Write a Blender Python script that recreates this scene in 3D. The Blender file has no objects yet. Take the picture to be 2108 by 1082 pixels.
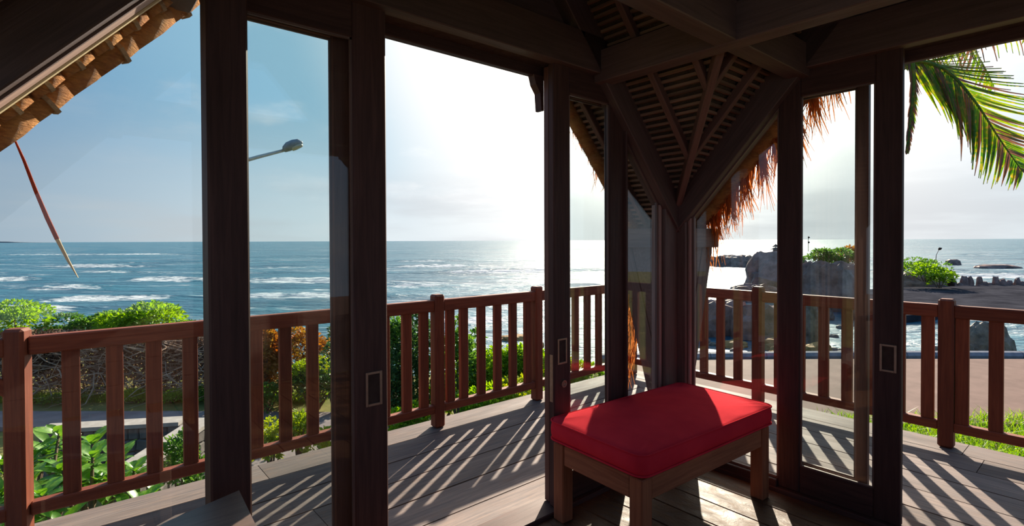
import bpy, bmesh, math, random
from mathutils import Vector, Matrix, Euler, noise

random.seed(7)
SC = bpy.context.scene
COL = SC.collection
PI = math.pi

# ---------------------------------------------------------------- frame of the place
# World X runs along the left glazed wall (towards the corner), world Y is outward through
# that wall, the corner of the pavilion stands at the origin, the timber floor is z = 0.
CAM = Vector((-3.018, -1.917, 1.384))
FWD = Vector((.648, .7615, 0)).normalized()
RGT = Vector((.7615, -.648, 0)).normalized()
FPX = 1083.0

# ---------------------------------------------------------------- camera
cd = bpy.data.cameras.new('camera')
cam = bpy.data.objects.new('camera', cd)
COL.objects.link(cam)
cd.sensor_width = 36.0
cd.lens = FPX / 2108 * 36.0
cd.clip_start = .02
cd.clip_end = 20000
pitch = math.radians(.7)
d = FWD * math.cos(pitch) + Vector((0, 0, -math.sin(pitch)))
q = d.to_track_quat('-Z', 'Y')
cam.matrix_world = (Matrix.Translation(CAM) @ q.to_matrix().to_4x4() @
                    Matrix.Rotation(math.radians(-.21), 4, 'Z'))
cd.shift_y = -33.5 / 2108
SC.camera = cam

# ---------------------------------------------------------------- light
SUN_H = (FWD * 1083 + RGT * 331).normalized()
SUN_E = math.radians(25.5)
SUN = (SUN_H * math.cos(SUN_E) + Vector((0, 0, math.sin(SUN_E)))).normalized()
sl = bpy.data.lights.new('sun', 'SUN')
sl.energy = 8.6
sl.color = (1.0, .87, .70)
sl.angle = math.radians(.55)
so = bpy.data.objects.new('sun', sl)
COL.objects.link(so)
so.rotation_euler = SUN.to_track_quat('Z', 'Y').to_euler()
so.location = (6, 10, 12)

W = bpy.data.worlds.new('sky')
SC.world = W
W.use_nodes = True
nt = W.node_tree
nt.nodes.clear()
N = nt.nodes.new
L = nt.links.new


def vm(op, a, b=None):
    n = N('ShaderNodeVectorMath'); n.operation = op
    for i, v in enumerate((a, b)):
        if v is None: continue
        if hasattr(v, 'links'): L(v, n.inputs[i])
        else: n.inputs[i].default_value = v
    return n.outputs['Value' if op == 'DOT_PRODUCT' else 0]


def mr(v, a, b, c, d_, smooth=True):
    n = N('ShaderNodeMapRange')
    n.interpolation_type = 'SMOOTHSTEP' if smooth else 'LINEAR'
    L(v, n.inputs[0])
    for i, x in enumerate((a, b, c, d_)): n.inputs[i + 1].default_value = x
    return n.outputs[0]


def mix(f, a, b, mode='MIX'):
    n = N('ShaderNodeMix'); n.data_type = 'RGBA'; n.blend_type = mode
    for s, v in ((0, f), (6, a), (7, b)):
        if hasattr(v, 'links'): L(v, n.inputs[s])
        elif s == 0: n.inputs[0].default_value = v
        else: n.inputs[s].default_value = (*v, 1)
    return n.outputs[2]


def mth(op, a, b):
    n = N('ShaderNodeMath'); n.operation = op
    for i, v in enumerate((a, b)):
        if hasattr(v, 'links'): L(v, n.inputs[i])
        else: n.inputs[i].default_value = v
    return n.outputs[0]


tc = N('ShaderNodeTexCoord')
dirv = vm('NORMALIZE', tc.outputs['Generated'])
sd = vm('DOT_PRODUCT', dirv, tuple(SUN))
sep = N('ShaderNodeSeparateXYZ'); L(dirv, sep.inputs[0])
ez = sep.outputs[2]
blue = mix(mr(ez, .0, .5, 0, 1, False), (.128, .245, .385), (.083, .212, .42))
blue = mix(mr(sd, .40, .84, 0, 1), blue, (.265, .445, .57))
hz = mix(mr(sd, .3, .85, 0, 1), (.265, .325, .395), (.63, .66, .67))
base = mix(mr(ez, -.01, .26, .85, 0), blue, hz)
halo = mix(mr(sd, .79, .925, 0, 1), base, (.80, .79, .775))
halo = mix(mr(sd, .90, 1.0, 0, 1), halo, (2.6, 2.4, 2.1))
# clouds: puffs higher up, long grey bank low over the sea
mp = N('ShaderNodeMapping'); mp.inputs['Scale'].default_value = (1, 1, 2.6); L(dirv, mp.inputs[0])
nz = N('ShaderNodeTexNoise'); nz.inputs['Scale'].default_value = 4.2; nz.inputs['Detail'].default_value = 6
nz.inputs['Roughness'].default_value = .6; L(mp.outputs[0], nz.inputs['Vector'])
cl = mr(nz.outputs[0], .50, .72, 0, .55)
cl = mth('MULTIPLY', cl, mr(sd, .5, .86, .25, 1))
sky = mix(cl, halo, mix(mr(sd, .6, .9, 0, 1), (.42, .46, .51), (.84, .84, .84)))
mp2 = N('ShaderNodeMapping'); mp2.inputs['Scale'].default_value = (1.3, 1.3, 9); mp2.inputs['Location'].default_value = (.4, 0, 0)
L(dirv, mp2.inputs[0])
nz2 = N('ShaderNodeTexNoise'); nz2.inputs['Scale'].default_value = 2.0; nz2.inputs['Detail'].default_value = 5
L(mp2.outputs[0], nz2.inputs['Vector'])
bank = mth('MULTIPLY', mr(nz2.outputs[0], .42, .66, 0, .55), mr(ez, .02, .16, 1, 0))
sky = mix(bank, sky, (.42, .43, .455))
bg = N('ShaderNodeBackground'); L(sky, bg.inputs[0]); bg.inputs[1].default_value = 1.0
wo = N('ShaderNodeOutputWorld'); L(bg.outputs[0], wo.inputs[0])

SC.view_settings.view_transform = 'Standard'
SC.view_settings.look = 'None'
SC.view_settings.exposure = 0.5
SC.view_settings.gamma = 1.0
SC.view_settings.use_curve_mapping = False
SC.cycles.transparent_max_bounces = 24

# ---------------------------------------------------------------- helpers
WM = {}


def vh(u): return 497.9 - .0037 * u


def at(u, v, Y):
    """point seen at photo position (u, v), Y metres in front of the camera"""
    return CAM + FWD * Y + RGT * ((u - 1054) / FPX * Y) + Vector((0, 0, (vh(u) - v) / FPX * Y))


def on_z(u, v, z):
    Y = (CAM.z - z) * FPX / (v - vh(u))
    return at(u, v, Y)


def cp(x, y, z=0):
    """x metres right, y metres ahead of the camera, at height z"""
    p = CAM + FWD * y + RGT * x
    return Vector((p.x, p.y, z))


def place(o, parent=None, m=None):
    m = m if m is not None else Matrix.Identity(4)
    COL.objects.link(o)
    WM[o] = m
    if parent is not None:
        o.parent = parent
        o.matrix_parent_inverse = WM[parent].inverted()
    o.matrix_basis = m
    return o


def tag(o, label=None, cat=None, group=None, kind=None):
    if label: o['label'] = label
    if cat: o['category'] = cat
    if group: o['group'] = group
    if kind: o['kind'] = kind
    return o


def empty(name, loc=(0, 0, 0), label=None, cat=None, group=None, kind=None):
    o = bpy.data.objects.new(name, None)
    o.empty_display_size = .1
    place(o, None, Matrix.Translation(Vector(loc)))
    return tag(o, label, cat, group, kind)


def meshobj(name, me, mat, parent=None, m=None, smooth=False):
    if mat is not None and not me.materials: me.materials.append(mat)
    if smooth:
        for p in me.polygons: p.use_smooth = True
    return place(bpy.data.objects.new(name, me), parent, m)


def pyobj(name, vs, fs, mat, parent=None, m=None, smooth=False):
    me = bpy.data.meshes.new(name)
    me.from_pydata([tuple(v) for v in vs], [], fs)
    me.update()
    return meshobj(name, me, mat, parent, m, smooth)


BOXES = {}


def box_mesh(lx, ly, lz, bev):
    k = (round(lx, 4), round(ly, 4), round(lz, 4), round(bev, 4))
    if k in BOXES: return BOXES[k].copy()
    bm = bmesh.new()
    bmesh.ops.create_cube(bm, size=1)
    bmesh.ops.scale(bm, vec=(lx, ly, lz), verts=bm.verts)
    if bev > 0:
        bmesh.ops.bevel(bm, geom=list(bm.edges), offset=min(bev, .45 * min(lx, ly, lz)), segments=1, affect='EDGES', profile=.5)
    me = bpy.data.meshes.new('box')
    bm.to_mesh(me); bm.free()
    BOXES[k] = me
    return me


def bar(name, p0, p1, w, h, mat, parent=None, up=(0, 0, 1), bev=.004):
    """timber from p0 to p1 (centre line), w across, h along 'up'; grain runs along its length"""
    p0 = Vector(p0); p1 = Vector(p1)
    x = (p1 - p0); ln = x.length; x.normalize()
    up = Vector(up)
    if abs(x.dot(up.normalized())) > .999: up = Vector((0, 1, 0))
    y = up.cross(x).normalized()
    z = x.cross(y)
    m = Matrix((x, y, z)).transposed().to_4x4()
    m.translation = (p0 + p1) / 2
    return meshobj(name, box_mesh(ln, w, h, bev), mat, parent, m)


def aabb(name, a, b, mat, parent=None, bev=.004):
    """axis aligned piece, local x put along its longest side"""
    a = Vector(a); b = Vector(b)
    c = (a + b) / 2; s = b - a
    s = Vector((abs(s.x), abs(s.y), abs(s.z)))
    i = max(range(3), key=lambda k: s[k])
    e = Vector((0, 0, 0)); e[i] = s[i] / 2
    if i == 0: return bar(name, c - e, c + e, s.y, s.z, mat, parent, bev=bev)
    if i == 1: return bar(name, c - e, c + e, s.x, s.z, mat, parent, bev=bev)
    return bar(name, c - e, c + e, s.x, s.y, mat, parent, up=(0, 1, 0), bev=bev)


def prism(name, pts, off, mat, parent=None):
    """closed slab: polygon pts pushed by vector off"""
    n = len(pts); off = Vector(off)
    vs = [Vector(p) for p in pts] + [Vector(p) + off for p in pts]
    fs = [tuple(range(n))[::-1], tuple(range(n, 2 * n))] + [(i, (i + 1) % n, n + (i + 1) % n, n + i) for i in range(n)]
    o = pyobj(name, vs, fs, mat, parent)
    bm = bmesh.new(); bm.from_mesh(o.data)
    bmesh.ops.recalc_face_normals(bm, faces=bm.faces)
    bm.to_mesh(o.data); bm.free()
    return o


def tube_geo(path, radii, n=6):
    vs = []; fs = []
    for i, p in enumerate(path):
        p = Vector(p)
        t = (Vector(path[min(i + 1, len(path) - 1)]) - Vector(path[max(i - 1, 0)])).normalized()
        a = t.orthogonal().normalized(); b = t.cross(a)
        for k in range(n):
            g = 2 * PI * k / n
            vs.append(p + (a * math.cos(g) + b * math.sin(g)) * radii[i])
    for i in range(len(path) - 1):
        for k in range(n):
            fs.append((i * n + k, i * n + (k + 1) % n, (i + 1) * n + (k + 1) % n, (i + 1) * n + k))
    fs.append(tuple(range(n))[::-1])
    m = (len(path) - 1) * n
    fs.append(tuple(range(m, m + n)))
    return vs, fs


def tube(name, path, radii, mat, parent=None, n=6, smooth=True):
    vs, fs = tube_geo(path, radii, n)
    return pyobj(name, vs, fs, mat, parent, smooth=smooth)


# ---------------------------------------------------------------- materials
def newmat(name):
    m = bpy.data.materials.new(name); m.use_nodes = True
    t = m.node_tree; t.nodes.clear()
    return m, t


class G:
    def __init__(s, name):
        s.m, s.t = newmat(name)
        s.out = s.t.nodes.new('ShaderNodeOutputMaterial')

    def n(s, typ, ins=None, **kw):
        x = s.t.nodes.new(typ)
        for k, v in kw.items(): setattr(x, k, v)
        for k, v in (ins or {}).items():
            if hasattr(v, 'links'): s.t.links.new(v, x.inputs[k])
            elif v is not None:
                inp = x.inputs[k]
                if inp.type == 'RGBA' and len(v) == 3: v = (*v, 1)
                inp.default_value = v
        return x

    def mix(s, f, a, b, mode='MIX'):
        x = s.n('ShaderNodeMix', data_type='RGBA', blend_type=mode)
        for i, v in ((0, f), (6, a), (7, b)):
            if hasattr(v, 'links'): s.t.links.new(v, x.inputs[i])
            elif i == 0: x.inputs[0].default_value = v
            else: x.inputs[i].default_value = (*v, 1)
        return x.outputs[2]

    def ramp(s, v, a, b, c=0., d=1.):
        return s.n('ShaderNodeMapRange', {0: v, 1: a, 2: b, 3: c, 4: d}).outputs[0]

    def noise(s, vec, scale, detail=4, rough=.55, dist=0.):
        return s.n('ShaderNodeTexNoise', {'Vector': vec, 'Scale': scale, 'Detail': detail, 'Roughness': rough, 'Distortion': dist}).outputs[0]

    def obj(s): return s.n('ShaderNodeTexCoord').outputs['Object']
    def pos(s): return s.n('ShaderNodeNewGeometry').outputs['Position']
    def rnd(s): return s.n('ShaderNodeObjectInfo').outputs['Random']
    def map(s, v, sc, loc=(0, 0, 0)): return s.n('ShaderNodeMapping', {0: v, 'Location': loc, 'Scale': sc}).outputs[0]
    def bump(s, h, st, dist=.01): return s.n('ShaderNodeBump', {'Height': h, 'Strength': st, 'Distance': dist}).outputs[0]

    def end(s, sh):
        s.t.links.new(sh, s.out.inputs[0]); return s.m

    def pbr(s, col, rough=.6, normal=None, **kw):
        ins = {'Base Color': col, 'Roughness': rough}
        if normal is not None: ins['Normal'] = normal
        for k, v in kw.items(): ins[k] = v
        p = s.n('ShaderNodeBsdfPrincipled', ins)
        return s.end(p.outputs[0])


def wood(name, dark, light, rough=(.35, .6), var=.35, scale=1., bump=.25, wear=None, spec=.4):
    g = G(name)
    o = g.n('ShaderNodeVectorMath', {0: g.obj(), 1: g.n('ShaderNodeCombineXYZ', {0: g.ramp(g.rnd(), 0, 1, 0, 37.)}).outputs[0]}, operation='ADD').outputs[0]
    fine = g.noise(g.map(o, (2.2 * scale, 38 * scale, 38 * scale)), 1.6, 6, .6, .6)
    broad = g.noise(g.map(o, (1.2 * scale, 7 * scale, 7 * scale)), 1.3, 4)
    c = g.mix(g.ramp(fine, .3, .7), dark, light)
    c = g.mix(g.ramp(broad, .3, .75, 0, .45), c, tuple(x * .55 for x in dark))
    k = g.ramp(g.rnd(), 0, 1, 1 - var, 1 + var * .6)
    c = g.n('ShaderNodeHueSaturation', {'Color': c, 'Value': k, 'Hue': .5, 'Saturation': 1., 'Fac': 1.}).outputs[0]
    if wear:
        wn = g.noise(g.map(o, (3, 9, 9)), 2.3, 6, .7)
        c = g.mix(g.ramp(wn, .52, .72, 0, wear[1]), c, wear[0])
    return g.pbr(c, g.ramp(broad, .2, .8, rough[0], rough[1]), g.bump(fine, bump, .004), **{'Specular IOR Level': spec})


M = {}
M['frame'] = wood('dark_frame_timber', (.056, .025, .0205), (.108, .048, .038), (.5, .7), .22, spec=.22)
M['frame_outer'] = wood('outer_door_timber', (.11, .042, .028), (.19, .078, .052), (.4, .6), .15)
M['beam'] = wood('dark_beam_timber', (.088, .049, .042), (.155, .088, .074), (.45, .7), .2)
M['rail'] = wood('red_stained_timber', (.16, .036, .018), (.29, .075, .034), (.5, .7), .25, spec=.25)
M['rafter'] = wood('rafter_timber', (.10, .048, .036), (.18, .088, .066), (.6, .8), .3)
M['weathered'] = wood('weathered_timber', (.36, .21, .165), (.50, .32, .26), (.6, .85), .15)
M['corner'] = wood('corner_jamb_timber', (.12, .066, .053), (.20, .115, .092), (.45, .65), .1)
M['ottoman'] = wood('ottoman_timber', (.26, .078, .034), (.44, .15, .064), (.5, .7), .15, spec=.2)
M['deck'] = wood('deck_timber', (.130, .108, .108), (.285, .212, .18), (.6, .8), .28, 1., .5, ((.24, .13, .075), .35), .18)
M['table'] = wood('table_timber', (.11, .075, .063), (.20, .135, .11), (.35, .5), .1)


def floor_mat():
    g = G('polished_worn_floor')
    o = g.pos()
    a = g.noise(g.map(o, (5, 2.2, 5)), 2.6, 8, .68, 1.2)
    b = g.noise(g.map(o, (42, 2.6, 42)), 1.5, 5, .6, .5)
    c = g.mix(g.ramp(a, .35, .68), (.085, .030, .014), (.20, .095, .042))
    c = g.mix(g.ramp(b, .35, .7, 0, .5), c, (.09, .04, .025))
    r = g.ramp(a, .3, .7, .26, .6)
    return g.pbr(c, r, g.bump(a, .8, .012), **{'Specular IOR Level': .16})


M['floor'] = floor_mat()


def glass_mat():
    g = G('clear_glass')
    bf = g.n('ShaderNodeNewGeometry').outputs['Backfacing']
    fr = g.n('ShaderNodeFresnel', {'IOR': g.ramp(bf, 0, 1, 1.45, 1 / 1.45)})   # same reflectance on both faces of the sheet
    tr = g.n('ShaderNodeBsdfTransparent', {'Color': (.94, .965, .96)})
    gl = g.n('ShaderNodeBsdfGlossy', {'Color': (1, 1, 1), 'Roughness': .0})
    return g.end(g.n('ShaderNodeMixShader', {0: fr.outputs[0], 1: tr.outputs[0], 2: gl.outputs[0]}).outputs[0])


M['glass'] = glass_mat()


def simple(name, c1, c2, scale=8., rough=.7, bump=.2, dist=.02, world=True, **kw):
    g = G(name)
    v = g.pos() if world else g.obj()
    n = g.noise(v, scale, 6, .6)
    kw.setdefault('Specular IOR Level', .06)
    return g.pbr(g.mix(g.ramp(n, .3, .7), c1, c2), rough, g.bump(n, bump, dist), **kw)


M['brass'] = simple('bronze_metal', (.30, .21, .16), (.40, .29, .22), 30, .4, .05, .002, Metallic=.7)
M['recess'] = simple('recess_dark', (.045, .026, .021), (.075, .045, .035), 30, .6)


def fabric():
    g = G('red_cotton')
    o = g.obj()
    w1 = g.n('ShaderNodeTexWave', {'Vector': o, 'Scale': 260., 'Distortion': .4}, bands_direction='X').outputs[1]
    w2 = g.n('ShaderNodeTexWave', {'Vector': o, 'Scale': 260., 'Distortion': .4}, bands_direction='Y').outputs[1]
    n = g.noise(o, 6, 4)
    c = g.mix(g.ramp(n, .3, .7), (.62, .024, .038), (.74, .034, .048))
    h = g.n('ShaderNodeMath', {0: w1, 1: w2}, operation='ADD').outputs[0]
    return g.pbr(c, 1., g.bump(h, .12, .001), **{'Specular IOR Level': .03})


M['fabric'] = fabric()


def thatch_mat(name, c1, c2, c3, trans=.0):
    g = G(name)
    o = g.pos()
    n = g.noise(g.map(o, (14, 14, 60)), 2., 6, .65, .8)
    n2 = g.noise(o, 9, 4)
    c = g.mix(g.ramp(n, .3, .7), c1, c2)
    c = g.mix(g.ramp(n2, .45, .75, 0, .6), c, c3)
    if trans:
        df = g.n('ShaderNodeBsdfDiffuse', {'Color': c})
        tl = g.n('ShaderNodeBsdfTranslucent', {'Color': c})
        return g.end(g.n('ShaderNodeMixShader', {0: trans, 1: df.outputs[0], 2: tl.outputs[0]}).outputs[0])
    return g.pbr(c, .9, g.bump(n, .9, .02))


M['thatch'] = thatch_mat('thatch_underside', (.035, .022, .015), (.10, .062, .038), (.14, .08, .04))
M['bundle'] = thatch_mat('straw_bundle', (.30, .10, .028), (.58, .24, .06), (.70, .36, .09))
M['straw'] = thatch_mat('hanging_straw', (.46, .12, .028), (.62, .22, .055), (.32, .085, .028), .5)
M['cane'] = thatch_mat('split_cane', (.36, .22, .12), (.52, .36, .2), (.3, .17, .08))
M['batten'] = wood('bamboo_batten', (.17, .092, .058), (.33, .19, .12), (.6, .8), .4)


def leaf_mat(name, c1, c2, c3, scale=1.2, trans=.4, rough=.5):
    g = G(name)
    o = g.pos()
    n = g.noise(o, scale, 5, .65)
    n2 = g.noise(o, scale * 9, 2)
    c = g.mix(g.ramp(n, .35, .65), c1, c2)
    c = g.mix(g.ramp(n2, .5, .72), c, c3)
    p = g.n('ShaderNodeBsdfPrincipled', {'Base Color': c, 'Roughness': rough, 'Specular IOR Level': .35})
    tl = g.n('ShaderNodeBsdfTranslucent', {'Color': g.n('ShaderNodeHueSaturation', {'Color': c, 'Value': 1.5, 'Saturation': 1.1, 'Hue': .49, 'Fac': 1.}).outputs[0]})
    return g.end(g.n('ShaderNodeMixShader', {0: trans, 1: p.outputs[0], 2: tl.outputs[0]}).outputs[0])


M['leaf_bright'] = leaf_mat('bright_leaf', (.10, .23, .018), (.21, .37, .03), (.33, .44, .05), trans=.5)
M['leaf_mid'] = leaf_mat('mid_leaf', (.045, .13, .022), (.10, .22, .035), (.18, .30, .05))
M['leaf_dark'] = leaf_mat('dark_leaf', (.022, .07, .022), (.05, .12, .03), (.10, .19, .05), trans=.3)
M['leaf_yellow'] = leaf_mat('yellow_leaf', (.24, .33, .025), (.38, .42, .04), (.14, .26, .03))
M['leaf_orange'] = leaf_mat('croton_leaf', (.36, .11, .03), (.30, .24, .04), (.46, .22, .06), 2.2)
M['leaf_big'] = leaf_mat('broad_leaf', (.06, .19, .02), (.15, .32, .035), (.24, .38, .06), 3., .35, .35)
M['palm'] = leaf_mat('palm_leaflet', (.05, .14, .015), (.18, .26, .02), (.34, .26, .04), 1.6, .5, .4)
M['palm_dry'] = leaf_mat('palm_leaflet_dry', (.10, .05, .04), (.24, .12, .05), (.16, .08, .07), 3, .3)
M['grass'] = leaf_mat('grass_blade', (.12, .26, .02), (.22, .36, .03), (.32, .38, .06), 2)
M['twig'] = simple('dry_twig', (.22, .145, .10), (.62, .43, .31), 4, .9, .3)
M['dead'] = simple('dead_leaf', (.05, .036, .028), (.38, .22, .14), 2.5, .9, .3)
M['bark'] = simple('bark', (.10, .07, .05), (.20, .14, .10), 14, .9, .6)
M['rock'] = simple('dark_sea_rock', (.13, .082, .072), (.38, .24, .21), 1.1, .6, .9, .15)
M['rock_pale'] = simple('ochre_shore_rock', (.22, .12, .05), (.40, .24, .10), 1.6, .7, .8, .12)
M['boulder'] = simple('wet_boulder', (.07, .06, .053), (.26, .22, .19), 2.2, .6, .8, .1)
M['concrete'] = simple('pale_concrete', (.30, .265, .24), (.43, .39, .35), 7, .8, .2)
M['stone'] = simple('wall_stone', (.07, .065, .06), (.24, .21, .19), 3.5, .85, .6)
M['kerb'] = simple('grey_kerb', (.20, .20, .225), (.30, .30, .33), 5, .6, .2)
M['road'] = simple('worn_asphalt', (.21, .165, .16), (.30, .24, .23), 2.2, .85, .2)
M['pavement'] = simple('pinkish_pavement', (.13, .08, .066), (.20, .127, .105), 1.6, .75, .2)
M['white'] = simple('road_paint', (.7, .7, .68), (.8, .8, .78), 5, .7)
M['lampmetal'] = simple('galvanised_arm', (.40, .38, .33), (.55, .52, .46), 9, .45, .05, .01, Metallic=.5)
M['lampgrey'] = simple('lamp_housing', (.22, .25, .28), (.34, .37, .40), 9, .4, .05)
M['lens'] = simple('lamp_lens', (.45, .44, .36), (.55, .54, .45), 20, .2, .05)
M['soil'] = simple('grassy_soil', (.10, .12, .03), (.26, .22, .08), .9, .95, .5, .05)
M['dark'] = simple('dark_silhouette', (.03, .02, .02), (.06, .04, .035), 4, .8)
M['redstrip'] = simple('red_dry_strip', (.30, .03, .025), (.42, .10, .06), 9, .6)
M['straw_pale'] = simple('pale_dry_strip', (.50, .40, .24), (.60, .48, .30), 9, .6)

# ---------------------------------------------------------------- the room shell
S = 3.49                      # side of the square pavilion
CX = S / 2
MP = 1.117                    # roof pitch (rise over run)
ZB = 1.59                     # batten plane over the corner


def hz_(s): return ZB + MP * (CX - abs(s - CX))      # batten plane height, s metres from the corner


def P(w, s, n, z):
    return Vector((-s, n, z)) if w == 'L' else Vector((n, -s, z))


def bx(name, w, s0, s1, n0, n1, z0, z1, mat, parent=None, bev=.004):
    return aabb(name, P(w, s0, n0, z0), P(w, s1, n1, z1), mat, parent, bev)


# interior floor: planks run along Y
fl = empty('floor', (-1.7, -1.7, -.02), kind='structure')
tag(fl, 'worn polished red-brown plank floor inside the pavilion')
x = -.06
while x > -S:
    w = .19 + random.uniform(-.01, .01)
    aabb('plank', (x, -S, -.04 + random.uniform(-.001, .001)), (x - w + .005, -.055, 0), M['floor'], fl, .003)
    x -= w
aabb('subfloor', (-S, -S, -.1), (-.05, -.05, -.042), M['beam'], fl, 0)

# deck around it
dk = empty('deck', (.7, .7, -.05), kind='structure')
tag(dk, 'weathered grey-brown timber veranda deck around the glazed corner')
RN = 1.42                     # railing line beyond the left wall
RA = 1.45                     # railing line beyond the right wall
ED = .16
yy = -.05
ws = [.29, .21, .21, .21, .22, .21]
wtot = RN + ED - yy
k = wtot / sum(ws)
for w in ws:
    w *= k
    # mitred towards the outer corner: boards of the left run end on the diagonal
    x1a = yy * (RA + ED) / (RN + ED); x1b = (yy + w) * (RA + ED) / (RN + ED)
    xs = [-4.6, -2.35 + random.uniform(-.5, .5)]
    zt = random.uniform(-.003, .0)
    prism('plank', [(xs[0], yy + .005, zt), (xs[1] - .002, yy + .005, zt), (xs[1] - .002, yy + w - .005, zt), (xs[0], yy + w - .005, zt)], (0, 0, -.04), M['deck'], dk)
    prism('plank', [(xs[1] + .002, yy + .005, zt), (x1a, yy + .005, zt), (x1b, yy + w - .005, zt), (xs[1] + .002, yy + w - .005, zt)], (0, 0, -.04), M['deck'], dk)
    yy += w
xx = -.05
k = (RA + ED - xx) / sum(ws)
MY = {}
for w in ws:
    w *= k
    y1a = xx * (RN + ED) / (RA + ED); y1b = (xx + w) * (RN + ED) / (RA + ED)
    ys = [-4.2, -1.6 + random.uniform(-.5, .5)]
    zt = random.uniform(-.003, .0)
    o1 = prism('plank', [(xx + .005, ys[0], zt), (xx + w - .005, ys[0], zt), (xx + w - .005, ys[1] - .002, zt), (xx + .005, ys[1] - .002, zt)], (0, 0, -.04), M['deck'], dk)
    o2 = prism('plank', [(xx + .005, ys[1] + .002, zt), (xx + w - .005, ys[1] + .002, zt), (xx + w - .005, y1b, zt), (xx + .005, y1a, zt)], (0, 0, -.04), M['deck'], dk)
    for o in (o1, o2):        # turn the local frame so that the grain follows the board
        r = Matrix.Rotation(PI / 2, 4, 'Z')
        o.data.transform(r.inverted()); o.matrix_basis = r; WM[o] = r
    xx += w
for y in (.1, .75, 1.35): aabb('joist', (-4.6, y - .03, -.2), (RA + ED - .1, y + .03, -.045), M['beam'], dk, 0)
for x in (.75, 1.35): aabb('joist', (x - .03, -4.2, -.2), (x + .03, .05, -.045), M['beam'], dk, 0)
for (x, y) in ((1.3, 1.3), (-1.2, 1.3), (-3.6, 1.3), (1.3, -1.4), (1.3, -3.6)):
    aabb('pile', (x - .08, y - .08, -3.0), (x + .08, y + .08, -.2), M['beam'], dk, .005)

HB, HT = 2.275, 2.47          # header
GT, GB = 2.144, .166          # door glass


def gable_wall(w, name, lab):
    e = empty(name, P(w, CX, 0, 0), kind='structure')
    tag(e, lab)
    # header, door head and tracks
    s0, s1 = .66, S - .66
    bx('header_beam', w, s0, s1, -.075, -.005, HB, HT, M['beam'], e)
    bx('door_head', w, .72, S - .72, .085, .125, 2.235, 2.35, M['frame'], e)
    bx('door_track', w, .70, S - .70, -.005, .085, 2.285, 2.35, M['recess'], e, 0)
    # gable rafters meeting over the middle
    for sg in (0, 1):
        a = -.04 if sg == 0 else S + .04
        p0 = P(w, a, -.02, hz_(0) + MP * (-.04) - .105)
        p1 = P(w, CX, -.02, hz_(CX) - .105)
        bar('gable_rafter', p0, p1, .11, .155, M['beam'], e)
    # boards closing the gable above the header
    z = HT + .002
    while z < hz_(CX) - .22:
        z2 = min(z + .16, hz_(CX) - .2)
        sa = (z + .17 - ZB) / MP; sb = (z2 + .17 - ZB) / MP
        prism('board', [P(w, sa, .0, z + .002), P(w, S - sa, .0, z + .002), P(w, S - sb, .0, z2 - .002), P(w, sb, .0, z2 - .002)],
              P(w, 0, .02, 0), M['beam'], e)
        z = z2
    # threshold
    bx('threshold', w, .05, S - .05, -.055, .10, -.03, .022, M['frame'], e)
    return e


wl = gable_wall('L', 'wall_left', 'dark timber framed glazed gable wall facing the open sea')
wr = gable_wall('R', 'wall_right', 'dark timber framed glazed gable wall facing the rocky shore')
bx('wall_post', 'L', 2.575, 2.69, -.13, -.037, 0, HB + .06, M['frame'], wl, .006)
bx('wall_post', 'R', 2.60, 2.72, -.13, -.037, 0, HB + .06, M['frame'], wr, .006)
# corner: post and the two jamb boards that the gable rafters stand on
aabb('corner_post', (-.02, -.02, 0), (.13, .13, ZB - .08), M['corner'], wl, .006)
bx('jamb_board', 'L', .055, .185, -.055, .04, 0, 1.60, M['corner'], wl, .004)
bx('jamb_board', 'L', .188, .212, -.03, .03, 0, 1.60, M['weathered'], wl, .003)
bx('jamb_board', 'R', .030, .112, -.055, .04, 0, 1.52, M['corner'], wr, .004)
bx('jamb_board', 'R', .114, .134, -.03, .03, 0, 1.52, M['weathered'], wr, .003)
prism('corbel', [P('L', q_[0] - .042, .078, q_[1]) for q_ in ((1.14, 2.24), (1.21, 2.24), (1.195, 2.19), (1.165, 2.15), (1.158, 2.06), (1.14, 2.06))], P('L', 0, .045, 0), M['frame'], wl)
# outriggers and raking struts under the valley
for w, o in (('L', wl), ('R', wr)):
    bx('outrigger', w, -.05, .05, .10, .47, 1.33, 1.46, M['corner'], o)
    bar('raking_strut', P(w, -.03, .41, 1.36), P(w, -.03, .06, .05), .07, .13, M['corner'], o, up=P(w, 0, 1, .3))
    prism('gusset', [P(w, -.0, .12, 1.33), P(w, -.0, .40, 1.33), P(w, -.0, .25, .78), P(w, 0, .12, .62)], P(w, -.04, 0, 0), M['corner'], o)

# the two unseen sides behind the viewer: low boarded parapets, posts and headers, left open above to give the room fill light
for nm, axis in (('wall_back', 0), ('wall_side', 1)):
    e = empty(nm, (-CX, -S, 0) if axis == 0 else (-S, -CX, 0), kind='structure')
    tag(e, 'open timber side behind the viewpoint with a low boarded parapet' if axis == 0 else 'open timber side beside the table with a low boarded parapet')
    def q(s_, n_, z_): return Vector((-s_, -S - n_, z_)) if axis == 0 else Vector((-S - n_, -s_, z_))
    for i in range(4):
        aabb('board', q(.06, 0, i * .2), q(S - .06, .03, i * .2 + .197), M['beam'], e, .003)
    for s_ in (.03, CX, S - .03): aabb('wall_post', q(s_ - .05, -.02, 0), q(s_ + .05, .08, HB if s_ == CX else 1.5), M['frame'], e)
    aabb('header_beam', q(.66, -.01, HB), q(S - .66, .06, HT), M['beam'], e)
    for a in (-.04, S + .04):
        bar('gable_rafter', q(a, .02, hz_(0) - MP * .04 - .09), q(CX, .02, hz_(CX) - .09), .11, .125, M['beam'], e)

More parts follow.
